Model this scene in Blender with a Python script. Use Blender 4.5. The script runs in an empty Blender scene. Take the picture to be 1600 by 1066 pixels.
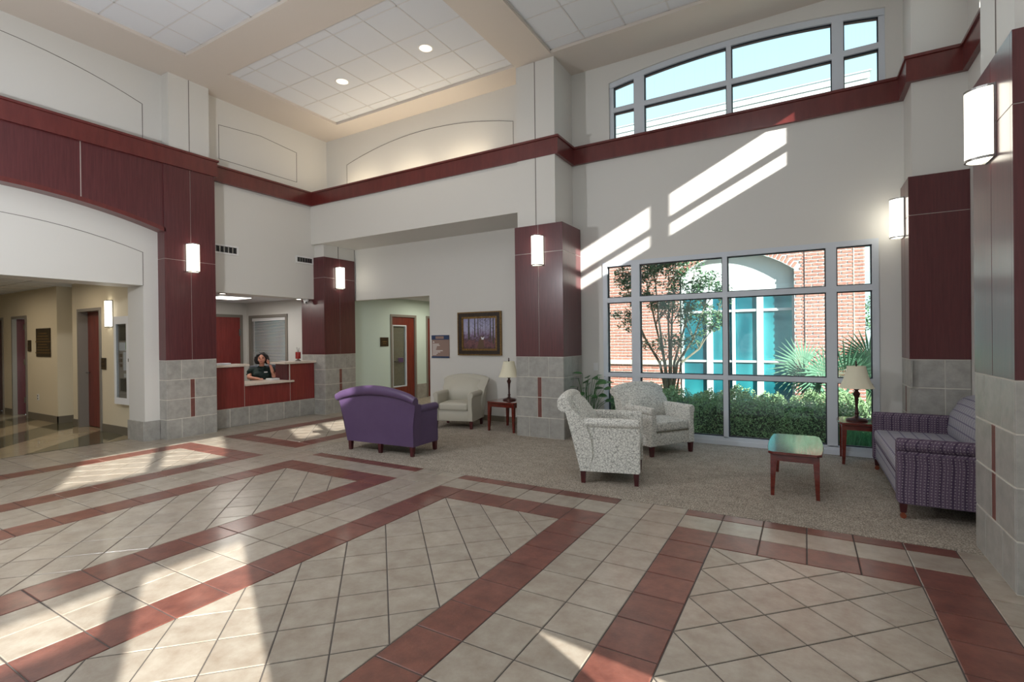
import bpy, bmesh, math, random
from math import sin, cos, pi, radians
from mathutils import Vector, Matrix
random.seed(7)
S = bpy.context.scene
COL = S.collection

# ------------------------------------------------------------------ camera
YAW, PIT, ROL, FPX, EYE = .5279002, -3.16424e-3, -1.11685631e-02, 785.2, 1.45
F = Vector((-sin(YAW)*cos(PIT), cos(YAW)*cos(PIT), sin(PIT)))
R_ = Vector((cos(YAW), sin(YAW), 0)); U_ = R_.cross(F)
R2 = cos(ROL)*R_ + sin(ROL)*U_; U2 = -sin(ROL)*R_ + cos(ROL)*U_
cd = bpy.data.cameras.new('camera'); cam = bpy.data.objects.new('camera', cd); COL.objects.link(cam)
cd.sensor_width = 36; cd.sensor_fit = 'HORIZONTAL'; cd.lens = FPX/1600*36; cd.clip_start = .05; cd.clip_end = 200
m = Matrix((R2, U2, -F)).transposed().to_4x4(); m.translation = Vector((0, 0, EYE)); cam.matrix_world = m
S.camera = cam

# ------------------------------------------------------------------ world, sun, lights, exposure
S.view_settings.view_transform = 'Standard'; S.view_settings.look = 'None'
S.view_settings.gamma = 1; S.view_settings.use_curve_mapping = False
S.view_settings.exposure = 0.0
W = bpy.data.worlds.new('world'); S.world = W; W.use_nodes = True
nt = W.node_tree; nt.nodes.clear()
out = nt.nodes.new('ShaderNodeOutputWorld'); bg = nt.nodes.new('ShaderNodeBackground')
tc = nt.nodes.new('ShaderNodeTexCoord'); sx = nt.nodes.new('ShaderNodeSeparateXYZ'); cr = nt.nodes.new('ShaderNodeValToRGB')
nt.links.new(tc.outputs['Generated'], sx.inputs[0]); nt.links.new(sx.outputs['Z'], cr.inputs[0])
nt.links.new(cr.outputs[0], bg.inputs[0]); nt.links.new(bg.outputs[0], out.inputs[0])
e = cr.color_ramp.elements
e[0].position = 0.0; e[0].color = (.86, .97, 1, 1)
e[1].position = 0.9; e[1].color = (.30, .56, .90, 1)
n_ = e.new(.30); n_.color = (.74, .93, 1, 1)
bg.inputs[1].default_value = 1.45

def light(kind, name, loc, power, color=(1, 1, 1), size=.1, rot=None, size_y=None, spot=None):
    d = bpy.data.lights.new(name, kind); d.energy = power; d.color = color
    if kind == 'AREA':
        d.size = size
        if size_y: d.shape = 'RECTANGLE'; d.size_y = size_y
    elif kind in ('POINT', 'SPOT'):
        d.shadow_soft_size = size
        if spot: d.spot_size = spot; d.spot_blend = .5
    o = bpy.data.objects.new(name, d); o.location = loc
    if rot is not None: o.rotation_euler = rot
    COL.objects.link(o); return o
SUND = Vector((-.88, .47, -.44))
su = light('SUN', 'sun', (0, 0, 20), 15, (1, .97, .90)); su.data.angle = .009
su.rotation_euler = SUND.to_track_quat('-Z', 'Y').to_euler()
light('POINT', 'photo_strobe', (-5.2, 1.0, 2.95), 225, (.95, .97, 1), .07)
# added overhead fill lights for the lobby, behind and above the camera
for x, y in ((-5.9, 1.6), (-3.2, -1.2), (-.8, -1.4), (-.9, 2.4), (-5.9, -1.6)):
    light('AREA', 'ceiling_fill_light', (x, y, 5.5), 9 if x < -4 else 30, (.98, .98, 1), 1.2)
light('AREA', 'hall_light', (-12.5, 2.2, 2.45), 22, (1, .86, .68), 1.6)
light('AREA', 'hall_light', (-10.2, 2.9, 2.45), 9, (1, .86, .68), .5)
light('AREA', 'corridor_light', (-7.3, 9.6, 2.4), 22, (1, .93, .76), 1.0)

# ------------------------------------------------------------------ materials
def lin(c):
    c /= 255.; return c/12.92 if c <= .04045 else ((c+.055)/1.055)**2.4
def rgb(r, g, b): return (lin(r), lin(g), lin(b), 1)
MATS = {}
def mat(name, col, rough=.6, metal=0, col2=None, scale=6, bump=0, bscale=80, stretch=None, emit=None, estr=0, coat=0, rnd=0, spec=.5, detail=4, contrast=(.35, .65)):
    M = bpy.data.materials.new(name); M.use_nodes = True; N = M.node_tree; n = N.nodes; L = N.links
    b = n['Principled BSDF']; b.inputs['Base Color'].default_value = col; b.inputs['Roughness'].default_value = rough
    b.inputs['Metallic'].default_value = metal; b.inputs['Coat Weight'].default_value = coat; b.inputs['Coat Roughness'].default_value = .15
    b.inputs['Specular IOR Level'].default_value = spec
    t = n.new('ShaderNodeTexCoord'); mp = n.new('ShaderNodeMapping'); L.new(t.outputs['Object'], mp.inputs[0])
    if stretch: mp.inputs['Scale'].default_value = stretch
    last = None
    if col2:
        ns = n.new('ShaderNodeTexNoise'); ns.inputs['Scale'].default_value = scale; ns.inputs['Detail'].default_value = detail
        ns.inputs['Roughness'].default_value = .65
        L.new(mp.outputs[0], ns.inputs['Vector'])
        r = n.new('ShaderNodeValToRGB'); r.color_ramp.elements[0].position = contrast[0]; r.color_ramp.elements[1].position = contrast[1]
        r.color_ramp.elements[0].color = col; r.color_ramp.elements[1].color = col2
        L.new(ns.outputs['Fac'], r.inputs[0]); last = r.outputs[0]
        L.new(last, b.inputs['Base Color'])
    if rnd:
        g = n.new('ShaderNodeNewGeometry'); oi = n.new('ShaderNodeObjectInfo'); a = n.new('ShaderNodeMath'); a.operation = 'ADD'
        L.new(g.outputs['Random Per Island'], a.inputs[0]); L.new(oi.outputs['Random'], a.inputs[1])
        fr = n.new('ShaderNodeMath'); fr.operation = 'FRACT'; L.new(a.outputs[0], fr.inputs[0])
        mr = n.new('ShaderNodeMapRange'); mr.inputs['To Min'].default_value = 1-rnd; mr.inputs['To Max'].default_value = 1+rnd
        L.new(fr.outputs[0], mr.inputs['Value'])
        hs = n.new('ShaderNodeHueSaturation'); L.new(mr.outputs[0], hs.inputs['Value'])
        if last: L.new(last, hs.inputs['Color'])
        else: hs.inputs['Color'].default_value = col
        L.new(hs.outputs[0], b.inputs['Base Color'])
    if bump:
        nb = n.new('ShaderNodeTexNoise'); nb.inputs['Scale'].default_value = bscale; L.new(mp.outputs[0], nb.inputs['Vector'])
        bu = n.new('ShaderNodeBump'); bu.inputs['Strength'].default_value = bump; bu.inputs['Distance'].default_value = .01
        L.new(nb.outputs['Fac'], bu.inputs['Height']); L.new(bu.outputs[0], b.inputs['Normal'])
    if emit:
        b.inputs['Emission Color'].default_value = emit; b.inputs['Emission Strength'].default_value = estr
    MATS[name] = M; return M
mat('wall_paint', rgb(214, 212, 207), .55, bump=.05, bscale=200)
mat('wall_warm', rgb(216, 204, 178), .55, bump=.1, bscale=120)
mat('wall_aqua', rgb(205, 222, 215), .55)
mat('soffit_paint', rgb(212, 202, 192), .6)
mat('groove', rgb(110, 102, 98), .8)
mat('maroon', rgb(78, 32, 36), .32, col2=rgb(93, 42, 45), scale=5, stretch=(9, 9, .5), coat=.25)
mat('maroon_red', rgb(116, 40, 38), .35, col2=rgb(134, 53, 48), scale=5, stretch=(9, 9, .5), coat=.2)
mat('maroon_trim', rgb(92, 34, 32), .3, col2=rgb(106, 43, 40), scale=4, stretch=(3, 3, .6), coat=.3)
mat('reveal', rgb(190, 182, 176), .35, metal=.4)
mat('grout', rgb(84, 78, 74), .9)
mat('grout_light', rgb(206, 202, 192), .9)
mat('tile_cream', rgb(144, 131, 116), .28, col2=rgb(172, 164, 151), scale=8, bump=.08, bscale=60, rnd=.07, coat=.2, detail=7, contrast=(.3, .7))
mat('tile_red', rgb(92, 52, 44), .32, col2=rgb(128, 80, 68), scale=8, bump=.08, bscale=60, rnd=.09, coat=.25, detail=7, contrast=(.3, .7))
mat('tile_grey', rgb(146, 144, 138), .42, col2=rgb(174, 171, 165), scale=9, bump=.08, bscale=60, rnd=.05, detail=8, contrast=(.3, .7))
mat('tile_accent', rgb(108, 66, 60), .4, col2=rgb(124, 80, 72), scale=9, rnd=.05)
mat('hall_light', rgb(160, 146, 118), .07, col2=rgb(172, 158, 130), scale=3, rnd=.03)
mat('hall_dark', rgb(92, 90, 70), .07, col2=rgb(104, 100, 80), scale=3, rnd=.03)
mat('ceiling_white', rgb(222, 224, 228), .8, bump=.15, bscale=300)
mat('tee', rgb(214, 212, 212), .5)
mat('alu', rgb(206, 212, 220), .35)
mat('gasket', rgb(28, 34, 44), .5)
mat('steel', rgb(170, 170, 168), .25, metal=1)
mat('cherry', rgb(88, 28, 22), .07, col2=rgb(112, 42, 32), scale=5, stretch=(2, 8, 8), coat=.5)
mat('dark_leg', rgb(66, 26, 30), .3, col2=rgb(80, 34, 36), scale=8)
mat('purple_leather', rgb(84, 64, 98), .42, bump=.1, bscale=220, col2=rgb(90, 70, 104), scale=3)
mat('navy_vinyl', rgb(62, 58, 86), .42, bump=.1, bscale=220)
mat('cream_vinyl', rgb(188, 184, 170), .5, bump=.08, bscale=200)
mat('taupe_fabric', rgb(120, 114, 96), .8)
mat('shade', rgb(216, 210, 186), .7, emit=rgb(255, 250, 225), estr=.06)
mat('bronze', rgb(56, 34, 34), .3, col2=rgb(80, 50, 46), scale=12, metal=.3)
mat('glow', (1, .96, .84, 1), .5, emit=(1, .95, .80, 1), estr=4.5)
mat('glow_soft', (1, 1, 1, 1), .3, emit=(1, .90, .74, 1), estr=1.0)
mat('glow_panel', (1, 1, 1, 1), .5, emit=(1, .95, .85, 1), estr=4)
mat('glow_cove', (1, .9, .7, 1), .5, emit=(1, .82, .52, 1), estr=9)
mat('white_plastic', rgb(226, 226, 226), .4)
mat('black_plastic', rgb(24, 24, 27), .4)
mat('grey_plastic', rgb(70, 76, 88), .5)
mat('paper', rgb(225, 226, 232), .8)
mat('counter_top', rgb(206, 192, 178), .3, col2=rgb(220, 208, 196), scale=40)
mat('door_wood', rgb(96, 34, 24), .35, col2=rgb(124, 52, 38), scale=4, stretch=(9, 9, .5), coat=.2)
mat('door_frame', rgb(128, 122, 114), .5)
mat('rubber_base', rgb(112, 104, 90), .5)
mat('skin', rgb(206, 146, 122), .5); mat('hair', rgb(20, 14, 16), .55, bump=.6, bscale=90, stretch=(1, 1, .2))
mat('polo', rgb(6, 28, 26), .8, col2=rgb(10, 36, 33), scale=20); mat('lips', rgb(160, 70, 70), .4)
mat('bronze_plate', rgb(58, 48, 34), .35, metal=.5, col2=rgb(74, 62, 46), scale=20)
mat('sign_face', rgb(146, 122, 112), .5); mat('sign_navy', rgb(38, 60, 96), .5); mat('sign_text', rgb(225, 220, 216), .6)
mat('gilt', rgb(150, 122, 74), .35, metal=.6, col2=rgb(110, 82, 48), scale=40)
mat('frame_dark', rgb(40, 32, 30), .35, col2=rgb(58, 46, 38), scale=30)
mat('leaf_house', rgb(40, 84, 44), .4, col2=rgb(74, 120, 66), scale=8, rnd=.15)
mat('pot', rgb(176, 166, 156), .6, col2=rgb(188, 180, 170), scale=5)
mat('soil', rgb(62, 46, 36), .95, col2=rgb(92, 72, 56), scale=30, bump=.6, bscale=60)
mat('brick_a', rgb(178, 112, 98), .85, col2=rgb(200, 144, 128), scale=14, rnd=.13, bump=.3, bscale=90)
mat('mortar', rgb(238, 232, 224), .95)
mat('stucco', rgb(226, 228, 226), .8)
mat('stone_sill', rgb(214, 206, 190), .8)
mat('bark', rgb(112, 104, 88), .8, col2=rgb(146, 136, 116), scale=12)
mat('leaf_tree', rgb(96, 130, 92), .6, rnd=.3); mat('leaf_hedge', rgb(142, 166, 118), .6, rnd=.4)
mat('hedge_core', rgb(74, 80, 66), .9)
mat('leaf_palm', rgb(84, 122, 96), .6, rnd=.2); mat('leaf_far', rgb(84, 124, 70), .7, rnd=.3)
mat('grass_blade', rgb(96, 156, 104), .6, rnd=.3)
mat('lawn', rgb(74, 104, 56), .9, col2=rgb(98, 128, 70), scale=8, bump=.5, bscale=40)
mat('asphalt_roof', rgb(150, 150, 150), .8)
mat('red_gloss', rgb(150, 30, 26), .15, coat=.5); mat('leather_brown', rgb(96, 74, 58), .5)
mat('green_paper', rgb(120, 180, 70), .8); mat('photo_dark', rgb(46, 44, 38), .5, col2=rgb(90, 82, 66), scale=30)
mat('cork', rgb(168, 158, 150), .8); mat('copper', rgb(170, 96, 74), .3, metal=.8)
mat('navy_dark', rgb(40, 34, 40), .4)

def glass(name, tint, gl=.12, rough=0.0):
    M = bpy.data.materials.new(name); M.use_nodes = True; N = M.node_tree; N.nodes.clear(); L = N.links
    o = N.nodes.new('ShaderNodeOutputMaterial'); mx = N.nodes.new('ShaderNodeMixShader'); t = N.nodes.new('ShaderNodeBsdfTransparent')
    g = N.nodes.new('ShaderNodeBsdfGlossy'); g.inputs['Roughness'].default_value = rough; t.inputs[0].default_value = tint
    f = N.nodes.new('ShaderNodeLayerWeight'); f.inputs[0].default_value = .5; pw = N.nodes.new('ShaderNodeMath'); pw.operation = 'POWER'; pw.inputs[1].default_value = 4
    mm = N.nodes.new('ShaderNodeMath'); mm.operation = 'MULTIPLY_ADD'
    L.new(f.outputs['Facing'], pw.inputs[0]); L.new(pw.outputs[0], mm.inputs[0]); mm.inputs[1].default_value = .55; mm.inputs[2].default_value = gl
    L.new(mm.outputs[0], mx.inputs[0]); L.new(t.outputs[0], mx.inputs[1]); L.new(g.outputs[0], mx.inputs[2]); L.new(mx.outputs[0], o.inputs[0])
    MATS[name] = M
glass('pane', (.90, .98, .97, 1), .03)
glass('pane_sun', (1, 1, 1, 1), .02)
glass('cabinet_glass', (.9, .92, .92, 1), .08)
mat('teal_glass', rgb(24, 96, 110), .06, col2=rgb(60, 150, 158), scale=1.3, stretch=(1.6, 1, .5), spec=1, detail=1)

def fabric(name, kind):
    M = bpy.data.materials.new(name); M.use_nodes = True; N = M.node_tree; n = N.nodes; L = N.links
    b = n['Principled BSDF']; b.inputs['Roughness'].default_value = .85; b.inputs['Specular IOR Level'].default_value = .25
    t = n.new('ShaderNodeTexCoord'); mp = n.new('ShaderNodeMapping'); L.new(t.outputs['Object'], mp.inputs[0])
    def ramp(src, p0, c0, p1, c1, interp='LINEAR'):
        r = n.new('ShaderNodeValToRGB'); r.color_ramp.interpolation = interp
        r.color_ramp.elements[0].position = p0; r.color_ramp.elements[0].color = c0
        r.color_ramp.elements[1].position = p1; r.color_ramp.elements[1].color = c1; L.new(src, r.inputs[0]); return r.outputs[0]
    def mix(fac, a, b_, mode='MIX'):
        m_ = n.new('ShaderNodeMix'); m_.data_type = 'RGBA'; m_.blend_type = mode
        if isinstance(fac, float): m_.inputs[0].default_value = fac
        else: L.new(fac, m_.inputs[0])
        for s, v in ((6, a), (7, b_)):
            if isinstance(v, tuple): m_.inputs[s].default_value = v
            else: L.new(v, m_.inputs[s])
        return m_.outputs[2]
    h = None
    if kind == 'worm':
        ns = n.new('ShaderNodeTexNoise'); ns.inputs['Scale'].default_value = 30; ns.inputs['Detail'].default_value = 1
        L.new(mp.outputs[0], ns.inputs['Vector'])
        ad = n.new('ShaderNodeMix'); ad.data_type = 'RGBA'; ad.blend_type = 'ADD'; ad.inputs[0].default_value = .045
        L.new(mp.outputs[0], ad.inputs[6]); L.new(ns.outputs['Color'], ad.inputs[7])
        v = n.new('ShaderNodeTexVoronoi'); v.feature = 'DISTANCE_TO_EDGE'; v.inputs['Scale'].default_value = 38
        L.new(ad.outputs[2], v.inputs['Vector'])
        c = ramp(v.outputs['Distance'], .03, rgb(158, 158, 152), .10, rgb(222, 221, 214)); L.new(c, b.inputs['Base Color']); h = v.outputs['Distance']
    elif kind in ('sofa_dark', 'sofa_light'):
        sp = n.new('ShaderNodeSeparateXYZ'); L.new(t.outputs['Object'], sp.inputs[0])
        au = n.new('ShaderNodeMath'); au.operation = 'ADD'; L.new(sp.outputs['X'], au.inputs[0]); L.new(sp.outputs['Y'], au.inputs[1])
        cv = n.new('ShaderNodeCombineXYZ'); L.new(au.outputs[0], cv.inputs['X']); L.new(sp.outputs['Z'], cv.inputs['Y'])
        v = n.new('ShaderNodeTexVoronoi'); v.voronoi_dimensions = '2D'; v.inputs['Scale'].default_value = 44; v.inputs['Randomness'].default_value = .15; L.new(cv.outputs[0], v.inputs['Vector'])
        def wave(src, sc, dist):
            w = n.new('ShaderNodeTexWave'); w.bands_direction = 'X'; w.inputs['Scale'].default_value = sc; w.inputs['Distortion'].default_value = dist
            L.new(src, w.inputs['Vector']); return w.outputs['Fac']
        if kind == 'sofa_dark':
            a, c_, d_ = rgb(88, 72, 92), rgb(106, 92, 108), rgb(150, 140, 146)
            base = mix(wave(cv.outputs[0], 22, .5), a, c_)
            st = ramp(wave(cv.outputs[0], 4.2, .3), .78, (0, 0, 0, 1), .95, (1, 1, 1, 1)); base = mix(st, base, rgb(72, 58, 78))
            dots = ramp(v.outputs['Distance'], .12, (1, 1, 1, 1), .26, (0, 0, 0, 1)); base = mix(dots, base, d_)
        else:
            cu_ = n.new('ShaderNodeCombineXYZ'); L.new(sp.outputs['X'], cu_.inputs['X'])
            yz = n.new('ShaderNodeMath'); yz.operation = 'ADD'; L.new(sp.outputs['Y'], yz.inputs[0]); L.new(sp.outputs['Z'], yz.inputs[1])
            cw_ = n.new('ShaderNodeCombineXYZ'); L.new(yz.outputs[0], cw_.inputs['X'])
            base = mix(wave(cu_.outputs[0], 40, .6), rgb(142, 140, 150), rgb(168, 166, 172))
            for src, sc in ((cu_.outputs[0], 4.6), (cw_.outputs[0], 3.2)):
                base = mix(ramp(wave(src, sc, .4), .93, (0, 0, 0, 1), .99, (1, 1, 1, 1)), base, rgb(108, 102, 124))
        L.new(base, b.inputs['Base Color']); h = v.outputs['Distance']
    elif kind == 'carpet':
        w = n.new('ShaderNodeTexVoronoi'); w.feature = 'DISTANCE_TO_EDGE'; w.inputs['Scale'].default_value = 56; w.inputs['Randomness'].default_value = .8
        mp.inputs['Scale'].default_value = (1, 1.6, 1)
        L.new(mp.outputs[0], w.inputs['Vector'])
        ns = n.new('ShaderNodeTexNoise'); ns.inputs['Scale'].default_value = 5; L.new(mp.outputs[0], ns.inputs['Vector'])
        c = ramp(w.outputs['Distance'], .02, rgb(122, 113, 103), .22, rgb(190, 180, 166)); c2 = ramp(ns.outputs['Fac'], .3, (.86, .86, .86, 1), .7, (1.05, 1.05, 1.05, 1))
        c = mix(1.0, c, c2, 'MULTIPLY'); L.new(c, b.inputs['Base Color']); h = w.outputs['Distance']; b.inputs['Roughness'].default_value = .95
    bu = n.new('ShaderNodeBump'); bu.inputs['Strength'].default_value = .35; bu.inputs['Distance'].default_value = .006
    L.new(h, bu.inputs['Height']); L.new(bu.outputs[0], b.inputs['Normal'])
    MATS[name] = M
fabric('worm', 'worm'); fabric('sofa_dark', 'sofa_dark'); fabric('sofa_light', 'sofa_light'); fabric('carpet', 'carpet')

# ------------------------------------------------------------------ mesh helpers
class MB:
    def __init__(s): s.v = []; s.f = []
    def add(s, vs, fs):
        o = len(s.v); s.v += [tuple(p) for p in vs]; s.f += [tuple(i+o for i in f) for f in fs]; return s
    def box(s, x0, x1, y0, y1, z0, z1):
        if x0 > x1: x0, x1 = x1, x0
        if y0 > y1: y0, y1 = y1, y0
        if z0 > z1: z0, z1 = z1, z0
        return s.add([(x0, y0, z0), (x1, y0, z0), (x1, y1, z0), (x0, y1, z0), (x0, y0, z1), (x1, y0, z1), (x1, y1, z1), (x0, y1, z1)],
                     [(0, 3, 2, 1), (4, 5, 6, 7), (0, 1, 5, 4), (1, 2, 6, 5), (2, 3, 7, 6), (3, 0, 4, 7)])
    def rbox(s, x0, x1, y0, y1, z0, z1, r=.03, seg=3, crown=0):
        bm = bmesh.new(); bmesh.ops.create_cube(bm, size=1)
        for v in bm.verts: v.co = Vector(((x0+x1)/2+v.co.x*(x1-x0), (y0+y1)/2+v.co.y*(y1-y0), (z0+z1)/2+v.co.z*(z1-z0)))
        bmesh.ops.bevel(bm, geom=list(bm.edges), offset=r, segments=seg, profile=.5, affect='EDGES')
        if crown:
            top = [f for f in bm.faces if f.normal.z > .9]
            bmesh.ops.subdivide_edges(bm, edges=list({e for f in top for e in f.edges}), cuts=5, use_grid_fill=True)
            for v in bm.verts:
                if v.co.z > z1-.001:
                    a = 1-((v.co.x-(x0+x1)/2)/((x1-x0)/2))**2; b = 1-((v.co.y-(y0+y1)/2)/((y1-y0)/2))**2
                    v.co.z += crown*max(a, 0)*max(b, 0)
        bm.verts.index_update()
        s.add([v.co[:] for v in bm.verts], [[v.index for v in f.verts] for f in bm.faces]); bm.free(); return s
    def loft(s, rings, cap=True, closed=True):
        n = len(rings[0]); vs = [p for r in rings for p in r]; fs = []
        for i in range(len(rings)-1):
            for j in range(n if closed else n-1):
                k = (j+1) % n; fs.append((i*n+j, i*n+k, (i+1)*n+k, (i+1)*n+j))
        if cap: fs.append(tuple(range(n-1, -1, -1))); fs.append(tuple((len(rings)-1)*n+j for j in range(n)))
        return s.add(vs, fs)
    def lathe(s, prof, c=(0, 0, 0), n=20):
        rings = [[(c[0]+r*cos(2*pi*j/n), c[1]+r*sin(2*pi*j/n), c[2]+z) for j in range(n)] for r, z in prof]
        return s.loft(rings)
    def tube(s, pts, rad, n=8):
        pts = [Vector(p) for p in pts]; rings = []
        if not isinstance(rad, (list, tuple)): rad = [rad]*len(pts)
        for i, p in enumerate(pts):
            t = (pts[min(i+1, len(pts)-1)]-pts[max(i-1, 0)]).normalized()
            a = Vector((0, 0, 1)) if abs(t.z) < .9 else Vector((1, 0, 0))
            u = t.cross(a).normalized(); w = t.cross(u)
            rings.append([tuple(p+rad[i]*(cos(2*pi*j/n)*u+sin(2*pi*j/n)*w)) for j in range(n)])
        return s.loft(rings)
    def sphere(s, c, r, n=14, k=9):
        if not isinstance(r, (list, tuple)): r = (r, r, r)
        rings = []
        for i in range(k+1):
            a = pi*(.02+.96*i/k); rings.append([(c[0]+r[0]*sin(a)*cos(2*pi*j/n), c[1]+r[1]*sin(a)*sin(2*pi*j/n), c[2]-r[2]*cos(a)) for j in range(n)])
        return s.loft(rings)
    def ext(s, poly, axis, a0, a1):
        def P(p, a): return {'x': (a, p[0], p[1]), 'y': (p[0], a, p[1]), 'z': (p[0], p[1], a)}[axis]
        n = len(poly); vs = [P(p, a0) for p in poly]+[P(p, a1) for p in poly]
        return s.add(vs, [tuple(range(n-1, -1, -1)), tuple(range(n, 2*n))]+[(j, (j+1) % n, n+(j+1) % n, n+j) for j in range(n)])
    def rot(s, M, start=0):
        for i in range(start, len(s.v)): s.v[i] = tuple(M @ Vector(s.v[i]))
        return s
def offs(p):
    o = Vector((0, 0, 0))
    while p is not None: o += p.location; p = p.parent
    return o
def obj(name, mb, material, parent=None, smooth=False, world=False, angle=35, kind=None, label=None, group=None, cat=None):
    """one mesh object; with world=True the vertices are world coordinates (parent unrotated)"""
    me = bpy.data.meshes.new(name); vs = mb.v
    if world and parent is not None:
        o_ = offs(parent); vs = [(v[0]-o_.x, v[1]-o_.y, v[2]-o_.z) for v in vs]
    org = None
    me.from_pydata(vs, [], mb.f)
    if smooth:
        bm = bmesh.new(); bm.from_mesh(me); bmesh.ops.recalc_face_normals(bm, faces=bm.faces); bm.to_mesh(me); bm.free()
        me.polygons.foreach_set('use_smooth', [True]*len(me.polygons)); me.set_sharp_from_angle(angle=radians(angle))
    me.materials.append(MATS[material]); me.update()
    o = bpy.data.objects.new(name, me); COL.objects.link(o)
    if parent is not None: o.parent = parent
    if kind: o['kind'] = kind
    if label: o['label'] = label
    if group: o['group'] = group
    if cat: o['category'] = cat
    return o
def thing(name, loc=(0, 0, 0), label=None, cat=None, rot=0, group=None, kind=None):
    o = bpy.data.objects.new(name, None); COL.objects.link(o); o.location = loc; o.rotation_euler = (0, 0, rot)
    o.empty_display_size = .1
    if label: o['label'] = label
    if cat: o['category'] = cat
    if group: o['group'] = group
    if kind: o['kind'] = kind
    return o
def struct(name, mb, material, parent=None, smooth=False, **k):
    return obj(name, mb, material, parent, smooth, world=True, kind='structure', **k)
def single(name, mb, material, loc, label, cat, smooth=True, group=None, kind=None):
    me_off = Vector(loc); mb.v = [tuple(Vector(v)-me_off) for v in mb.v]
    o = obj(name, mb, material, None, smooth, label=label, cat=cat, group=group, kind=kind); o.location = loc; return o
def dup(root, loc=None, rot=None, label=None):
    r = root.copy(); COL.objects.link(r)
    if loc: r.location = loc
    if rot is not None: r.rotation_euler = (0, 0, rot)
    if label: r['label'] = label
    for ch in root.children:
        c = ch.copy(); COL.objects.link(c); c.parent = r
        for g in ch.children:
            d = g.copy(); COL.objects.link(d); d.parent = c
    return r
def cells(lo, hi, holes, horiz):
    """split rectangle lo..hi (2-D) minus rectangular holes into cells"""
    xs = sorted({lo[0], hi[0]} | {v for h in holes for v in (h[0], h[1]) if lo[0] < v < hi[0]})
    zs = sorted({lo[1], hi[1]} | {v for h in holes for v in (h[2], h[3]) if lo[1] < v < hi[1]})
    for i in range(len(xs)-1):
        col = []
        for j in range(len(zs)-1):
            cx, cz = (xs[i]+xs[i+1])/2, (zs[j]+zs[j+1])/2
            if any(h[0] < cx < h[1] and h[2] < cz < h[3] for h in holes): continue
            if col and abs(col[-1][1]-zs[j]) < 1e-6: col[-1][1] = zs[j+1]
            else: col.append([zs[j], zs[j+1]])
        for a, b in col: yield xs[i], xs[i+1], a, b

# ------------------------------------------------------------------ structure: walls
def wall_y(mb, y0, y1, x0, x1, z0, z1, holes=()):
    for a, b, c, d in cells((x0, z0), (x1, z1), holes, 0): mb.box(a, b, y0, y1, c, d)
    return mb
def wall_x(mb, x0, x1, y0, y1, z0, z1, holes=()):
    for a, b, c, d in cells((y0, z0), (y1, z1), holes, 0): mb.box(x0, x1, a, b, c, d)
    return mb
TOP, SOF = 5.75, 5.56
TB, TT = 4.14, 4.41
YB, YN, YW = 6.66, 7.55, 7.28         # back wall face, niche back, window wall face
XR = 1.46
# back wall: deep header over the niche, set-back wall above the ledge
struct('wall_back', MB().box(-8.7, -3.75, YB, 7.7, 3.38, 4.33).box(-8.7, -3.75, 7.06, 7.7, 4.33, SOF), 'wall_paint')
niche = wall_y(MB(), YN, 7.70, -8.36, -2.9, 0, 3.38, [(-8.36, -6.23, 0, 2.31)])
struct('wall_niche', niche, 'wall_paint')
struct('wall_pier', MB().box(-3.75, -3.12, 6.64, 7.7, 0, SOF), 'wall_paint')
# window wall with two openings
LX0, LX1, LZ0, LZ1 = -2.636, .755, .03, 2.592
CX0, CX1, CZ0, CZ1 = -2.515, .835, 4.36, 5.28
def arch_z(x):
    h = (CX1-CX0)/2; t = (x-(CX0+CX1)/2)/h; return CZ1+.145*(1-t*t)
ww = wall_y(MB(), YW, 7.48, -3.12, 1.7, 0, SOF, [(LX0, LX1, LZ0, LZ1), (CX0, CX1, CZ0, 5.44)])
n = 24
for i in range(n):
    xa = CX0+(CX1-CX0)*i/n; xb = CX0+(CX1-CX0)*(i+1)/n
    ww.ext([(xa, arch_z(xa)), (xb, arch_z(xb)), (xb, 5.44), (xa, 5.44)], 'y', YW, 7.48)
struct('wall_window', ww, 'wall_paint')
# right wall; openings further back are invented, placed to land the sun patches
rw = wall_x(MB(), XR, 1.64, -5, 7.28, 0, SOF, [(4.6, 5.47, 4.42, 4.70), (4.6, 5.47, 4.72, 5.12), (5.53, 6.40, 4.42, 4.70), (5.53, 6.40, 4.72, 5.12),
     (-2.3, -1.42, 3.95, 4.72), (-1.36, -.5, 3.95, 4.72), (.5, 1.1, 4.0, 4.5), (1.14, 1.75, 4.0, 4.5),
     (-2.1, -1.3, .05, 2.10), (-2.1, -1.3, 2.26, 2.60), (-1.24, -.52, .05, 2.60), (.712, 1.9, .05, 1.42)])
rw.ext([(.712, 1.42), (1.9, .05), (1.9, 1.42)], 'x', XR, 1.64)  # added sloping filler, cuts the sunlight to a wedge on the floor
struct('wall_right', rw, 'wall_paint')
# wall behind the camera: invented glazing that lets in soft sky light
fw = wall_y(MB(), -5.2, -5, -8.6, 1.64, 0, SOF, [(-4.9, -2.4, 0.05, 3.3), (-2.1, .6, .05, 3.3)])
struct('wall_front', fw, 'wall_paint')
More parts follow.
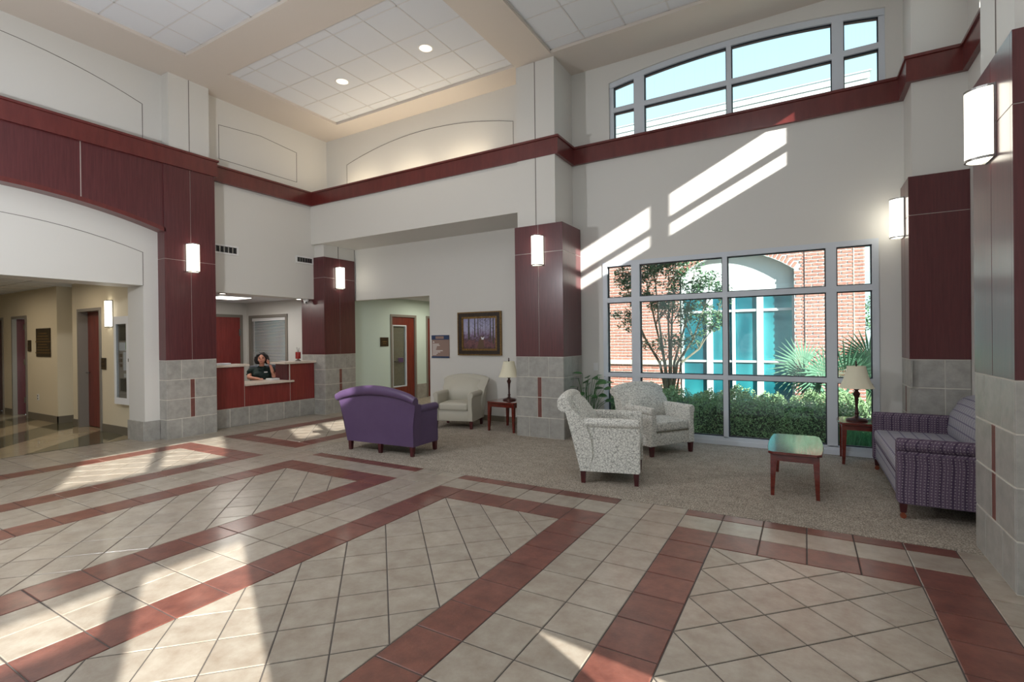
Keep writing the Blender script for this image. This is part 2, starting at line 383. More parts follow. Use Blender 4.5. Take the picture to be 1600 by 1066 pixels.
# left wall: white wall with the hall opening, reception header, upper wall
lw = wall_x(MB(), -8.93, -8.45, -.6, 3.9, 0, 3.6, [(.22, 3.68, 0, 2.31)])
lw.box(-8.93, -8.5, -5, -.6, 0, SOF)
lw.box(-8.93, -8.5, -.6, 4.0, 3.6, SOF).box(-8.93, -8.5, 3.9, 4.0, 0, 3.6)
struct('wall_left', lw, 'wall_paint')
struct('wall_reception', MB().box(-8.85, -8.5, 4.55, 6.75, 2.3, SOF).box(-8.85, -8.5, 6.75, 7.06, 3.3, SOF), 'wall_paint')
struct('wall_left_pier', MB().box(-8.93, -8.30, 3.98, 4.58, 0, SOF), 'wall_paint')
struct('wall_corner_pier', MB().box(-8.75, -8.23, 6.74, 7.52, 0, 3.38), 'wall_paint')
struct('wall_right_pier', MB().box(1.0, XR, 6.80, 7.28, 3.0, SOF), 'wall_paint')
struct('wall_near_pier', MB().box(1.03, XR, 3.87, 4.50, 3.0, SOF), 'wall_paint')
# incised outline grooves on the painted walls
def outline(name, axis, c, pts, w=.0065):
    mb = MB()
    for a, b in zip(pts, pts[1:]):
        A, B = Vector(a), Vector(b); d = (B-A).normalized(); nrm = Vector((-d.y, d.x))*w/2
        q = [A-nrm-d*w/2, B-nrm+d*w/2, B+nrm+d*w/2, A+nrm-d*w/2]
        mb.ext([(p.x, p.y) for p in q], axis, c, c+(-.004 if axis == 'y' else .004))
    return struct(name, mb, 'groove')
def arcpts(a0, a1, z0, rise, n=16):
    return [(a0+(a1-a0)*i/n, z0+rise*(1-(2*i/n-1)**2)) for i in range(n+1)]
outline('trim_5', 'y', 7.06, [(-7.9, 4.35)]+arcpts(-7.9, -4.05, 4.98, .26)+[(-4.05, 4.35)])
outline('trim_6', 'x', -8.5, [(4.85, 4.55), (4.85, 5.12), (5.6, 5.19), (6.35, 5.12), (6.35, 4.55), (4.85, 4.55)])
outline('trim_7', 'x', -8.5, [(.2, 4.45)]+arcpts(.2, 3.72, 5.02, .3)+[(3.72, 4.45), (.2, 4.45)])
outline('trim_8', 'x', -8.45, [(.22, 2.31), (.22, 2.80)]+arcpts(.22, 3.68, 2.80, .28)+[(3.68, 2.31)])
sl = MB().box(-3.44, -3.43, 6.636, 6.64, 3.13, SOF).box(-8.30, -8.296, 4.27, 4.278, 4.4, SOF).box(-8.23, -8.226, 7.09, 7.1, 3.13, 3.38)
sl.box(1.026, 1.03, 4.18, 4.188, 3.13, SOF)
struct('trim_9', sl, 'groove')

# maroon band: mitred sweep along the walls
def sweep(path, prof, name, material, closed=False):
    """path: plan points, room on the left of travel. prof: list of (offset, z)"""
    P_ = [Vector(p) for p in path]; rings = []
    for i, p in enumerate(P_):
        d0 = (P_[i]-P_[i-1]).normalized() if i else None; d1 = (P_[i+1]-P_[i]).normalized() if i < len(P_)-1 else None
        if d0 is None: d0 = d1
        if d1 is None: d1 = d0
        n0 = Vector((-d0.y, d0.x)); n1 = Vector((-d1.y, d1.x)); b = (n0+n1)/(1+n0.dot(n1))
        rings.append([(p.x+b.x*o, p.y+b.y*o, z) for o, z in prof])
    return MB().loft(rings)
band_path = [(XR, 4.6), (XR, 6.80), (1.0, 6.80), (1.0, YW), (-3.12, YW), (-3.12, YB+.02), (-8.48, YB+.02), (-8.48, 4.62), (-8.28, 4.62), (-8.28, -5)]
prof = [(-.02, TB), (.05, TB), (.05, TT-.035), (.068, TT-.03), (.068, TT), (-.02, TT)]
bandp = sweep(band_path, prof, 'trim_1', 'maroon_trim')
struct('trim_1', bandp, 'maroon_trim')

# maroon arch surround on the left wall
def arch_surround():
    t = thing('arch_surround', (-8.3, 1.95, 3.1), 'maroon panelled arch surround above the wide hall opening on the left wall', 'arch surround')
    R0 = 6.70; zc = 3.41-R0
    def az(y): return zc+math.sqrt(R0*R0-(y-1.95)**2)
    cuts = [0, 1.01, 2.89, 3.9]
    for a, b in zip(cuts, cuts[1:]):
        mb = MB(); n = 12
        for i in range(n):
            y0 = a+.003+(b-a-.006)*i/n; y1 = a+.003+(b-a-.006)*(i+1)/n
            mb.ext([(y0, az(y0)+.06), (y1, az(y1)+.06), (y1, TB), (y0, TB)], 'x', -8.45, -8.27)
        obj('panel', mb, 'maroon', t, world=True)
    mb = MB(); n = 36
    for i in range(n):
        y0 = 3.9*i/n; y1 = 3.9*(i+1)/n
        mb.ext([(y0, az(y0)), (y1, az(y1)), (y1, az(y1)+.06), (y0, az(y0)+.06)], 'x', -8.45, -8.25)
    obj('edge_moulding', mb, 'maroon_trim', t, world=True)
    for y in cuts[1:3]: obj('reveal_strip', MB().box(-8.4, -8.268, y-.005, y+.005, az(y)+.06, TB), 'reveal', t, world=True)
arch_surround()

# ------------------------------------------------------------------ tiled and panelled columns
def column(name, x0, x1, y0, y1, faces, label, ztop=3.13, ymask=None, panel_top=None):
    """faces: string of 'f'(-Y) 'r'(+X) 'l'(-X); main face gets the accent pattern (upper case)"""
    t = thing(name, ((x0+x1)/2, (y0+y1)/2, 0), label, 'column')
    ZT, TH, g = 1.19, .012, .005
    tb = MB().box(x0+.004, x1-.004, y0+.004, y1-.004, 0, ZT-.002); obj('tile_backing', tb, 'grout_light', t, world=True)
    obj('panel_core', MB().box(x0+.005, x1-.005, y0+.005, y1-.005, ZT-.002, ztop-.004), 'reveal', t, world=True)
    for fch in faces:
        main = fch.isupper(); f = fch.lower()
        a0, a1 = (x0, x1) if f == 'f' else (y0, y1); w = a1-a0
        def put(u0, u1, z0, z1, nm, m, th, bev=.003):
            if f != 'f' and u0 < y0+.02: u0 = y0+th+.0005
            # slab with chamfered face
            if f == 'f': mk = lambda u, d, z: (u, y0+d, z)
            elif f == 'r': mk = lambda u, d, z: (x1-d, u, z)
            else: mk = lambda u, d, z: (x0+d, u, z)
            r0 = [mk(u, th, z) for u, z in ((u0, z0), (u1, z0), (u1, z1), (u0, z1))]
            r1 = [mk(u, bev, z) for u, z in ((u0, z0), (u1, z0), (u1, z1), (u0, z1))]
            r2 = [mk(u, 0, z) for u, z in ((u0+bev, z0+bev), (u1-bev, z0+bev), (u1-bev, z1-bev), (u0+bev, z1-bev))]
            mb = MB().loft([r0, r1, r2])
            obj(nm, mb, m, t, world=True)
        h = ZT/4
        for r in range(4):
            z0, z1 = r*h+g, (r+1)*h-g
            if main:
                if r in (0, 3): cu = [0, .215, .54 if r == 0 else .54, w]
                else: cu = [0, w/2-.035, w/2+.035, w]
                if f == 'l': cu = [0]+[w-c for c in cu[-2:0:-1]]+[w]
            elif w > .6: cu = [0, w*.5, w]
            elif w > .4: cu = [0, .29, w] if r in (0, 3) else [0, .29, w]
            else: cu = [0, w]
            for k, (u, v) in enumerate(zip(cu, cu[1:])):
                acc = main and r in (1, 2) and k == 1
                put(a0+u+g/1.5, a0+v-g/1.5, z0 if not acc else z0, z1, 'accent_tile' if acc else 'tile', 'tile_accent' if acc else 'tile_grey', TH+.004)
        zs = [ZT, 2.72, ztop]
        us = [0, w/2, w] if main else [0, w]
        for i in range(2):
            for u, v in zip(us, us[1:]):
                put(a0+u+(.003 if u else 0), a0+v-(.003 if v < w else 0), zs[i]+.003, zs[i+1]-(.003 if i == 0 else 0), 'panel', 'maroon', .035, .0015)
    obj('cap', MB().box(x0+.001, x1-.001, y0+.001, y1-.001, ztop-.004, ztop), 'maroon', t, world=True)
    return t
CL = column('tiled_column', -8.62, -8.25, 3.88, 4.63, 'Rf', 'maroon and grey tiled column between the hall opening and the reception desk', ztop=TB-.002)
CF = column('tiled_column', -8.88, -8.20, 6.71, 7.50, 'Rf', 'maroon and grey tiled column right of the reception desk, in the far corner')
CC = column('tiled_column', -3.77, -2.985, 6.58, 7.25, 'Fr', 'maroon and grey tiled column left of the big window, with a wall lamp on its front')
C1 = column('tiled_column', .96, 1.458, 6.75, 7.24, 'fL', 'maroon and grey tiled column between the big window and the sofa')
C2 = column('tiled_column', 1.0, 1.458, 3.80, 4.56, 'fL', 'large near maroon and grey tiled column at the right edge of the photo')

# ------------------------------------------------------------------ sconces
def sconce(p, ang, label, d=.115):
    """p: point on the wall at lamp mid height; ang: rotation so that local -Y points into the room"""
    t = thing('wall_lamp', p, label, 'wall lamp', ang)
    w, h = .088, .22
    arc = [(w*cos(pi+pi*i/14), d*sin(pi+pi*i/14)) for i in range(15)]
    sh = MB().ext([(x, y-.012) for x, y in arc], 'z', -h+.012, h-.012); obj('lamp_shade', sh, 'glow', t, smooth=True, angle=50)
    for z0, z1 in ((-h, -h+.014), (h-.014, h)):
        rim = MB()
        o_ = [(x*1.04, y*1.03-.012) for x, y in arc]; i_ = [(x*.93, y*.94-.012) for x, y in arc]
        for k in range(14):
            rim.ext([o_[k], o_[k+1], i_[k+1], i_[k]], 'z', z0, z1)
        obj('rim', rim, 'steel', t)
    obj('back_plate', MB().box(-w*1.06, w*1.06, -.013, -.001, -h, h), 'steel', t)
    return t
sconce((-8.25, 4.27, 2.77), radians(90), 'glowing half-round wall lamp on the column left of the reception desk')
sconce((-8.20, 7.09, 2.735), radians(90), 'glowing half-round wall lamp on the far corner column right of the reception desk')
sconce((-3.375, 6.58, 2.745), 0, 'glowing half-round wall lamp on the column left of the big window')
sconce((.96, 7.05, 2.755), radians(-90), 'glowing wall lamp seen side-on, on the column between the window and the sofa')
sconce((1.0, 4.16, 2.74), radians(-90), 'large near glowing wall lamp at the upper right edge of the photo')
sconce((-9.77, 3.78, 1.94), 0, 'glowing half-round wall lamp in the hall beside the display cabinet', .06)

# ------------------------------------------------------------------ windows
def window_2():
    t = thing('window_2', (-.94, YW, 0), kind='structure')
    y0, y1 = YW-.012, YW+.11
    fr = MB(); fw_ = .065
    fr.box(LX0, LX0+fw_, y0, y1, LZ0, LZ1).box(LX1-fw_, LX1, y0, y1, LZ0, LZ1)
    fr.box(LX0+fw_, LX1-fw_, y0, y1, LZ1-fw_, LZ1).box(LX0+fw_, LX1-fw_, y0, y1, LZ0, LZ0+fw_+.01)
    obj('window_frame', fr, 'alu', t, world=True)
    ms = [(-2.2, -2.08), (-.955, -.895), (.227, .337)]
    for a, b in ms: obj('mullion', MB().box(a, b, y0, y1, LZ0+fw_, LZ1-fw_), 'alu', t, world=True)
    xs = [(LX0+fw_, -2.2), (-2.08, -.955), (-.895, .227), (.337, LX1-fw_)]
    rails = [(.875, .935), (1.985, 2.055)]
    zs = [(LZ0+fw_+.01, .875), (.935, 1.985), (2.055, LZ1-fw_)]
    for a, b in xs:
        for c, d in rails: obj('rail', MB().box(a, b, y0+.002, y1, c, d), 'alu', t, world=True)
        for c, d in zs:
            p = obj('pane', MB().box(a, b, YW+.05, YW+.056, c, d), 'pane', t, world=True)
            g = .012; k = MB().box(a, a+g, YW+.03, YW+.075, c, d).box(b-g, b, YW+.03, YW+.075, c, d).box(a+g, b-g, YW+.03, YW+.075, c, c+g).box(a+g, b-g, YW+.03, YW+.075, d-g, d)
            obj('gasket', k, 'gasket', p, world=True)
    obj('sill', MB().box(LX0-.02, LX1+.02, YW-.03, YW+.0, 0, LZ0+.03), 'alu', t, world=True)
window_2()
def window_1():
    t = thing('window_1', (-.84, YW, TT), kind='structure')
    y0, y1 = YW+.03, YW+.15; fw_ = .06
    fr = MB().box(CX0, CX0+fw_, y0, y1, CZ0, arch_z(CX0)-.076).box(CX1-fw_, CX1, y0, y1, CZ0, arch_z(CX1)-.076); n = 26
    fr.box(CX0, CX1, y0, y1, CZ0, TT+.01)
    for i in range(n):
        a = CX0+(CX1-CX0)*i/n; b = CX0+(CX1-CX0)*(i+1)/n
        fr.ext([(a, arch_z(a)-.075), (b, arch_z(b)-.075), (b, arch_z(b)), (a, arch_z(a))], 'y', y0-.002, y1-.002)
    obj('window_frame', fr, 'alu', t, world=True)
    ms = [(-2.145, -1.995), (-.885, -.825), (.31, .43)]
    for a, b in ms: obj('mullion', MB().box(a, b, y0, y1, TT, arch_z((a+b)/2)-.06), 'alu', t, world=True)
    xs = [(CX0+fw_, -2.145), (-1.995, -.885), (-.825, .31), (.43, CX1-fw_)]
    for a, b in xs:
        obj('rail', MB().box(a, b, y0+.002, y1, 4.835, 4.905), 'alu', t, world=True)
        p = obj('pane', MB().box(a, b, YW+.08, YW+.086, TT+.01, 4.835), 'pane', t, world=True)
        g = .012; k = MB().box(a, a+g, YW+.06, YW+.1, TT+.01, 4.835).box(b-g, b, YW+.06, YW+.1, TT+.01, 4.835).box(a, b, YW+.06, YW+.1, 4.835-g*1.6, 4.835)
        obj('gasket', k, 'gasket', p, world=True)
        up = MB(); n = 8; gk = MB().box(a, a+g, YW+.06, YW+.1, 4.905, arch_z(a)-.075).box(b-g, b, YW+.06, YW+.1, 4.905, arch_z(b)-.075)
        for i in range(n):
            u = a+(b-a)*i/n; v = a+(b-a)*(i+1)/n
            up.ext([(u, 4.905), (v, 4.905), (v, arch_z(v)-.075), (u, arch_z(u)-.075)], 'y', YW+.08, YW+.086)
            gk.ext([(u, arch_z(u)-.097), (v, arch_z(v)-.097), (v, arch_z(v)-.075), (u, arch_z(u)-.075)], 'y', YW+.06, YW+.1)
        p = obj('pane', up, 'pane', t, world=True); obj('gasket', gk, 'gasket', p, world=True)
window_1()
# glazing bars and panes in the right wall and the invented rear glazing
t = thing('window_3', (XR, 5.2, 4.4), kind='structure')
obj('pane', MB().box(XR+.09, XR+.095, 4.6, 6.4, 4.42, 5.12), 'pane_sun', t, world=True)
t = thing('window_added_sun', (XR, 0, 3.6), kind='structure')  # made-up unseen window, set where sun patches on the left floor need it
obj('pane', MB().box(XR+.09, XR+.095, -2.3, 1.75, 3.95, 4.72), 'pane_sun', t, world=True)
t = thing('window_added_sky', (-3.5, -5.1, 0), kind='structure')  # made-up unseen glazing, a source of soft light from the rear
for a, b in ((-4.9, -2.4), (-2.1, .6)):
    obj('pane', MB().box(a, b, -5.1, -5.094, .05, 3.3), 'pane_sun', t, world=True)

# ------------------------------------------------------------------ ceiling
ceil = thing('ceiling', (-3.5, 2, SOF), kind='structure')
FX0, FX1, GX1 = -7.65, -3.75, 1.0
sof = MB().box(-8.7, FX0, -5.2, 7.7, SOF, TOP).box(FX0, FX1, 6.60, 7.7, SOF, TOP).box(FX0, FX1, 3.90, 4.50, SOF, TOP)
sof.box(FX1, -3.13, -5.2, 7.7, SOF, TOP).box(-3.13, 1.7, 6.55, 7.7, SOF, TOP).box(GX1, 1.7, -5.2, 6.55, SOF, TOP)
obj('soffit', sof, 'soffit_paint', ceil, world=True)
obj('roof_slab', MB().box(-8.95, 1.72, -5.25, 7.75, TOP, TOP+.2), 'asphalt_roof', ceil, world=True)
obj('void_lid', MB().box(-8.0, 1.2, -5.2, 6.8, SOF+.13, SOF+.15), 'grout', ceil, world=True)
tees = MB(); ZC = SOF+.045
def tilefield(x0, x1, y0, y1, ax, ay, s=.575):
    xs = [x0]; x = ax
    while x < x1-.05:
        if x > x0+.05: xs.append(x)
        x += s
    xs.append(x1); ys = [y0]; y = ay
    while y > y0+.05: ys.append(y); y -= s
    ys = sorted(set(ys+[y1])); made = []
    for a in xs[1:-1]: tees.box(a-.009, a+.009, y0, y1, ZC-.004, ZC)
    for b in ys[1:-1]: tees.box(x0, x1, b-.009, b+.009, ZC-.004, ZC)
    for a, b in ((x0, x0+.02), (x1-.02, x1)): tees.box(a, b, y0, y1, ZC-.004, ZC)
    for a, b in ((y0, y0+.02), (y1-.02, y1)): tees.box(x0, x1, a, b, ZC-.004, ZC)
    rest = MB()
    for i in range(len(xs)-1):
        for j in range(len(ys)-1):
            mb = MB(); c = Vector(((xs[i]+xs[i+1])/2, (ys[j]+ys[j+1])/2, ZC))
            mb.box(xs[i]+.007, xs[i+1]-.007, ys[j]+.007, ys[j+1]-.007, ZC+.0005, ZC+.018)
            if (c-Vector((0, 0, EYE))).dot(F) > 1.5: obj('ceiling_tile', mb, 'ceiling_white', ceil, world=True)
            else: rest.v, rest.f = rest.add(mb.v, mb.f).v, rest.f
    if rest.f: obj('ceiling_tile', rest, 'ceiling_white', ceil, world=True, kind='stuff')
tilefield(FX0, FX1, 4.50, 6.60, -7.22, 6.42)
tilefield(FX0, FX1, -5.0, 3.90, -7.22, 3.45)
tilefield(-3.13, GX1, -5.0, 6.55, -2.60, 6.34)
obj('ceiling_grid', tees, 'tee', ceil, world=True)
def downlight(x, y, label):
    t = thing('ceiling_light', (x, y, ZC-.003), label, 'ceiling light')
    rg = MB(); n = 24
    for i in range(n):
        a, b = 2*pi*i/n, 2*pi*(i+1)/n
        rg.add([(.115*cos(a), .115*sin(a), -.004), (.115*cos(b), .115*sin(b), -.004), (.09*cos(b), .09*sin(b), -.008), (.09*cos(a), .09*sin(a), -.008)], [(0, 1, 2, 3)])
    obj('trim_ring', rg, 'white_plastic', t)
    obj('reflector', MB().lathe([(.09, -.006), (.085, -.003), (.03, -.002)], n=24), 'glow_soft', t)
    light('SPOT', 'downlight_beam', (x, y, ZC-.02), 22, (1, .88, .72), .05, (0, 0, 0), spot=2.4)
downlight(-4.62, 5.58, 'round recessed ceiling light in the tiled ceiling, the nearer one above the niche')
downlight(-6.35, 5.60, 'round recessed ceiling light in the tiled ceiling, the farther one toward the corner')
# cove lamps on the ledge of the back wall
for i, x in enumerate((-7.4, -6.2, -5.0)):
    single('cove_lamp', MB().tube([(x-.45, 6.80, 4.36), (x+.45, 6.80, 4.36)], .016), 'glow_cove', (x, 6.80, 4.36), ('leftmost', 'middle', 'rightmost')[i]+' of the three hidden lamps glowing on the ledge above the niche', 'lamp', group='cove lamps on the back wall ledge')
    light('AREA', 'cove_light', (x, 6.86, 4.40), 5, (1, .86, .66), .9, (radians(-150), 0, 0), size_y=.1)

# ------------------------------------------------------------------ floors
floor = thing('floor', (-3.5, 2, 0), kind='structure')
GZ = -.004
obj('screed', MB().box(-8.90, 1.46, -5, 4.405, -.06, GZ).box(-8.6, -5.80, 4.405, 7.7, -.06, GZ), 'grout', floor, world=True)
def clip(poly, a, b):
    """keep the left side of a->b"""
    o = []; n = len(poly)
    def sd(p): return (b[0]-a[0])*(p[1]-a[1])-(b[1]-a[1])*(p[0]-a[0])
    for i in range(n):
        p, q = poly[i], poly[(i+1) % n]; s, t_ = sd(p), sd(q)
        if s >= 0: o.append(p)
        if (s >= 0) != (t_ >= 0):
            k = s/(s-t_); o.append((p[0]+(q[0]-p[0])*k, p[1]+(q[1]-p[1])*k))
    return o
def inset(poly, d):
    n = len(poly); o = list(poly)
    for i in range(n):
        a, b = Vector(poly[i]), Vector(poly[(i+1) % n])
        if (b-a).length < 1e-6: continue
        e_ = (b-a).normalized(); nn = Vector((-e_.y, e_.x))*d
        o = clip(o, tuple(a+nn), tuple(b+nn))
        if len(o) < 3: return []
    r = []
    for p in o:
        if not r or (Vector(p)-Vector(r[-1])).length > 1e-4: r.append(p)
    if len(r) > 2 and (Vector(r[0])-Vector(r[-1])).length < 1e-4: r.pop()
    return r if len(r) > 2 else []
TILES = []
def area(p): return abs(sum(p[i][0]*p[(i+1) % len(p)][1]-p[(i+1) % len(p)][0]*p[i][1] for i in range(len(p))))/2
def addtile(poly, m):
    p = inset(poly, .0035)
    if len(p) < 3 or area(p) < .0006: return
    c = Vector((sum(q[0] for q in p)/len(p), sum(q[1] for q in p)/len(p), 0)); v = c-Vector((0, 0, EYE)); w = v.dot(F)
    if w < 1.0: return
    u = 800+FPX*v.dot(R2)/w
    if u < -500 or u > 2100: return
    vis = -80 < u < 1680 and w > 1.95
    TILES.append((w if vis else w+100, p, m))
def grid(x0, x1, y0, y1, m, s=.2875, oy=None, ox=None):
    ox = x0 if ox is None else ox; oy = y1 if oy is None else oy
    i0 = math.floor((x0-ox)/s+1e-6); x = ox+i0*s
    while x < x1-1e-4:
        k = math.floor((y0-oy)/s+1e-6); y = oy+k*s
        while y < y1-1e-4:
            a, b, c, d = max(x, x0), min(x+s, x1), max(y, y0), min(y+s, y1)
            if b-a > .01 and d-c > .01: addtile([(a, c), (b, c), (b, d), (a, d)], m)
            y += s
        x += s
T_ = .2875; YF = 3.97; YMIN = -2.4
def diag(x0, x1, y0, y1, m):
    s = (x1-x0)/3; hh = s/2   # diamonds with half diagonal hh, anchored on the corners of the top edge
    nx = int((x1-x0)/hh)+3; ny = int((y1-y0)/hh)+3
    for i in range(-1, nx):
        for j in range(-1, ny):
            if (i+j) % 2: continue
            cx, cy = x0+i*hh+hh*0, y1-j*hh
            # diamond centres sit between the grid nodes
            cx += hh if False else 0
            p = [(cx, cy-hh), (cx+hh, cy), (cx, cy+hh), (cx-hh, cy)]
            # shift so that lines run through the corners
            p = [(a+hh, b) for a, b in p]
            for a, b in (((x0, y0), (x1, y0)), ((x1, y0), (x1, y1)), ((x1, y1), (x0, y1)), ((x0, y1), (x0, y0))):
                p = clip(p, a, b)
                if len(p) < 3: break
            if len(p) > 2: addtile(p, m)
def frame(x0, x1, ytop, ybot, top=True, bottom=False):
    grid(x0, x0+T_, ybot, ytop, 'tile_red', oy=ytop); grid(x1-T_, x1, ybot, ytop, 'tile_red', oy=ytop)
    a = ytop-T_ if top else ytop; b = ybot+T_ if bottom else ybot
    if top: grid(x0+T_, x1-T_, ytop-T_, ytop, 'tile_red')
    if bottom: grid(x0+T_, x1-T_, ybot, ybot+T_, 'tile_red')
    diag(x0+T_, x1-T_, b, a, 'tile_cream')
W6 = 6*T_
starts = [-7.7625, -5.4625, -3.1625, -.8625]
for i, x in enumerate(starts):
    frame(x, x+W6, YF, YMIN)
    grid(x, x+W6, YF, YF+T_, 'tile_cream')
    if i: grid(x, x+W6, YF+T_, 4.40, 'tile_red', oy=4.40)
    else: grid(x, x+W6, YF+T_, 4.44, 'tile_cream', oy=YF+T_)
    nx = starts[i+1] if i < 3 else XR
    grid(x+W6, nx, YMIN, YF+T_, 'tile_cream', oy=YF+T_, ox=x+W6)
    grid(x+W6, nx, YF+T_, 4.40, 'tile_cream', oy=4.40, ox=x+W6)
grid(-8.86, -7.7625, YMIN, 4.44, 'tile_cream', oy=YF, ox=-7.7625)
grid(-8.5, -7.7625, 4.44, 7.6, 'tile_cream', oy=4.44, ox=-7.7625)
frame(-7.7625, -6.0375, 7.0, 4.44, bottom=True)
grid(-7.7625, -6.0375, 7.0, 7.6, 'tile_cream', oy=7.0)
grid(-6.0375, -5.80, 4.40, 7.6, 'tile_cream', oy=4.40)
TILES.sort(key=lambda q: q[0])
def tile_mb(mb, p):
    q = inset(p, .0035)
    if len(q) != len(p):
        c = (sum(a for a, b in p)/len(p), sum(b for a, b in p)/len(p)); q = [(a+(c[0]-a)*.04, b+(c[1]-b)*.04) for a, b in p]
    n = len(p); vs = [(a, b, GZ-.004) for a, b in p]+[(a, b, -.002) for a, b in p]+[(a, b, 0) for a, b in q]
    fs = [(j, (j+1) % n, n+(j+1) % n, n+j) for j in range(n)]+[(n+j, n+(j+1) % n, 2*n+(j+1) % n, 2*n+j) for j in range(n)]+[tuple(2*n+j for j in range(n))]
    mb.add(vs, fs)
for i, (w, p, mm) in enumerate(TILES[:300]):
    mb = MB(); tile_mb(mb, p); obj('floor_tile', mb, mm, floor, world=True)
rest = {'tile_cream': MB(), 'tile_red': MB()}
for w, p, mm in TILES[300:]: tile_mb(rest[mm], p)
for k in rest: obj('floor_tile', rest[k], k, floor, world=True, kind='stuff')
obj('carpet', MB().box(-5.80, 1.46, 4.405, YN+.15, -.05, .001), 'carpet', floor, world=True)
obj('corridor_carpet', MB().box(-8.45, -5.9, 7.6, 13.5, -.05, .001), 'carpet', floor, world=True)
obj('office_floor', MB().box(-11.3, -8.55, 3.9, 7.0, -.05, 0), 'leather_brown', floor, world=True)
# polished hall floor: diagonal chequer of large tiles
hs = .62; hall = []
for i in range(-40, 40):
    for j in range(-40, 40):
        cx = -8.90-(i+j)*hs/math.sqrt(2)/1; cy = 3.78-(i-j)*hs/math.sqrt(2)
        h_ = hs/math.sqrt(2); p = [(cx, cy-h_), (cx+h_, cy), (cx, cy+h_), (cx-h_, cy)]
        for a, b in (((-17, -1), (-8.90, -1)), ((-8.90, -1), (-8.90, 4.1)), ((-8.90, 4.1), (-17, 4.1)), ((-17, 4.1), (-17, -1))):
            p = clip(p, a, b)
            if len(p) < 3: break
        if len(p) > 2 and area(p) > .003 and -20 < cx < -8:
            q = inset(p, .001)
            if len(q) > 2: hall.append((q, 'hall_light' if i % 2 == 0 else 'hall_dark'))
hf = thing('floor', (-13, 2, 0), kind='structure')
obj('screed', MB().box(-17, -8.90, -1, 4.5, -.06, -.003), 'grout', hf, world=True)
for q, mm in hall:
    if max(b for a, b in q) > .4:
        n = len(q); mb = MB().add([(a, b, -.006) for a, b in q]+[(a, b, 0) for a, b in q], [(j, (j+1) % n, n+(j+1) % n, n+j) for j in range(n)]+[tuple(n+j for j in range(n))])
        obj('floor_tile', mb, mm, hf, world=True)

# ------------------------------------------------------------------ pier base tiles beside the hall opening
b = thing('baseboard_left', (-8.45, 3.8, 0), kind='structure')
obj('tile', MB().box(-8.445, -8.43, 3.668, 3.87, 0, .29), 'tile_grey', b, world=True)
obj('tile', MB().box(-8.93, -8.445, 3.655, 3.68, 0, .29), 'tile_grey', b, world=True)
b = thing('baseboard_niche', (-4.6, YN, 0), kind='structure')
obj('cove_base', MB().box(-6.24, -2.98, YN-.012, YN, 0, .10), 'rubber_base', b, world=True)
b = thing('baseboard_window', (-2.8, YW, 0), kind='structure')
obj('cove_base', MB().box(-2.98, LX0-.02, YW-.012, YW, 0, .10).box(LX1+.02, .96, YW-.012, YW, 0, .1), 'rubber_base', b, world=True)

# ------------------------------------------------------------------ hall on the left
YH = 3.78
DX0, DX1 = -11.0, -10.1
wa = wall_y(MB(), YH, YH+.16, -11.24, -8.93, 0, 2.52, [(DX0, DX1, 0, 2.06)])
wa.box(-11.24, -11.08, YH+.16, 5.2, 0, 2.52)
struct('wall_hall', wa, 'wall_warm')
XC = -11.85
wc = wall_y(MB(), 3.76, 3.92, -17, XC, 0, 2.52, [(-14.1, -13.3, 0, 2.03), (-15.5, -14.62, 0, 2.03)])
wc.box(XC-.16, XC, 3.92, 5.6, 0, 2.52); wc.box(XC, -11.24, 5.2, 5.6, 0, 2.52)
wc.box(-17.1, -17, -1, 4, 0, 2.52); wc.box(-17, -8.93, -1.1, -1, 0, 2.52)
struct('wall_hall_far', wc, 'wall_warm')
hc = thing('ceiling', (-12.5, 1.5, 2.52), kind='structure')
obj('hall_ceiling_panel', MB().box(-17, -8.93, -1.1, 5.6, 2.52, 2.6), 'ceiling_white', hc, world=True)
tg = MB()
for k in range(14): tg.box(-17+.6*k, -16.98+.6*k, -1, 3.76, 2.514, 2.52)
for k in range(8): tg.box(-17, -8.93, -1+.6*k, -.98+.6*k, 2.513, 2.519)
obj('ceiling_grid', tg, 'tee', hc, world=True)
b = thing('baseboard_hall', (-11, YH, 0), kind='structure')
bb = MB().box(-11.24, DX0-.05, YH-.015, YH, 0, .13).box(DX1+.02, -8.93, YH-.015, YH, 0, .13).box(XC, XC+.015, 3.745, 5.2, 0, .13)
bb.box(-13.25, XC+.015, 3.745, 3.76, 0, .13).box(-14.55, -14.15, 3.745, 3.76, 0, .13)
obj('cove_base', bb, 'rubber_base', b, world=True)

def door(name, x0, x1, y, z, leaf_mat='door_wood', ajar=0, recess=.12, ft=.05, ydir=1):
    t = thing(name, ((x0+x1)/2, y, 0), kind='structure')
    fr = MB().box(x0, x0+ft, y-.02, y+.17, 0, z).box(x1-ft, x1, y-.02, y+.17, 0, z).box(x0+ft, x1-ft, y-.02, y+.17, z-ft, z)
    obj('door_frame', fr, 'door_frame', t, world=True)
    lf = MB().box(0, x1-x0-2*ft, 0, .045, .01, z-ft)
    o = obj('door_leaf', lf, leaf_mat, t); o.location = (x0+ft-t.location.x, recess, 0); o.rotation_euler = (0, 0, ajar)
    return t, o
t, lf = door('door_1', DX0, DX1, YH, 2.06, recess=.12)
obj('door_handle', MB().tube([(.06, -.05, .95), (.17, -.05, .95)], .012).lathe([(.03, 0), (.03, .01)], (.06, -.02, .95), 12), 'steel', lf)
t, lf = door('door_2', -14.1, -13.3, 3.76, 2.03, ajar=radians(78), recess=.05, leaf_mat='maroon')
for z in (.3, 1.05, 1.75): obj('hinge', MB().box(-13.42, -13.36, 3.735, 3.76, z, z+.11), 'steel', t, world=True)
t, lf = door('door_3', -15.5, -14.62, 3.76, 2.03, leaf_mat='maroon')
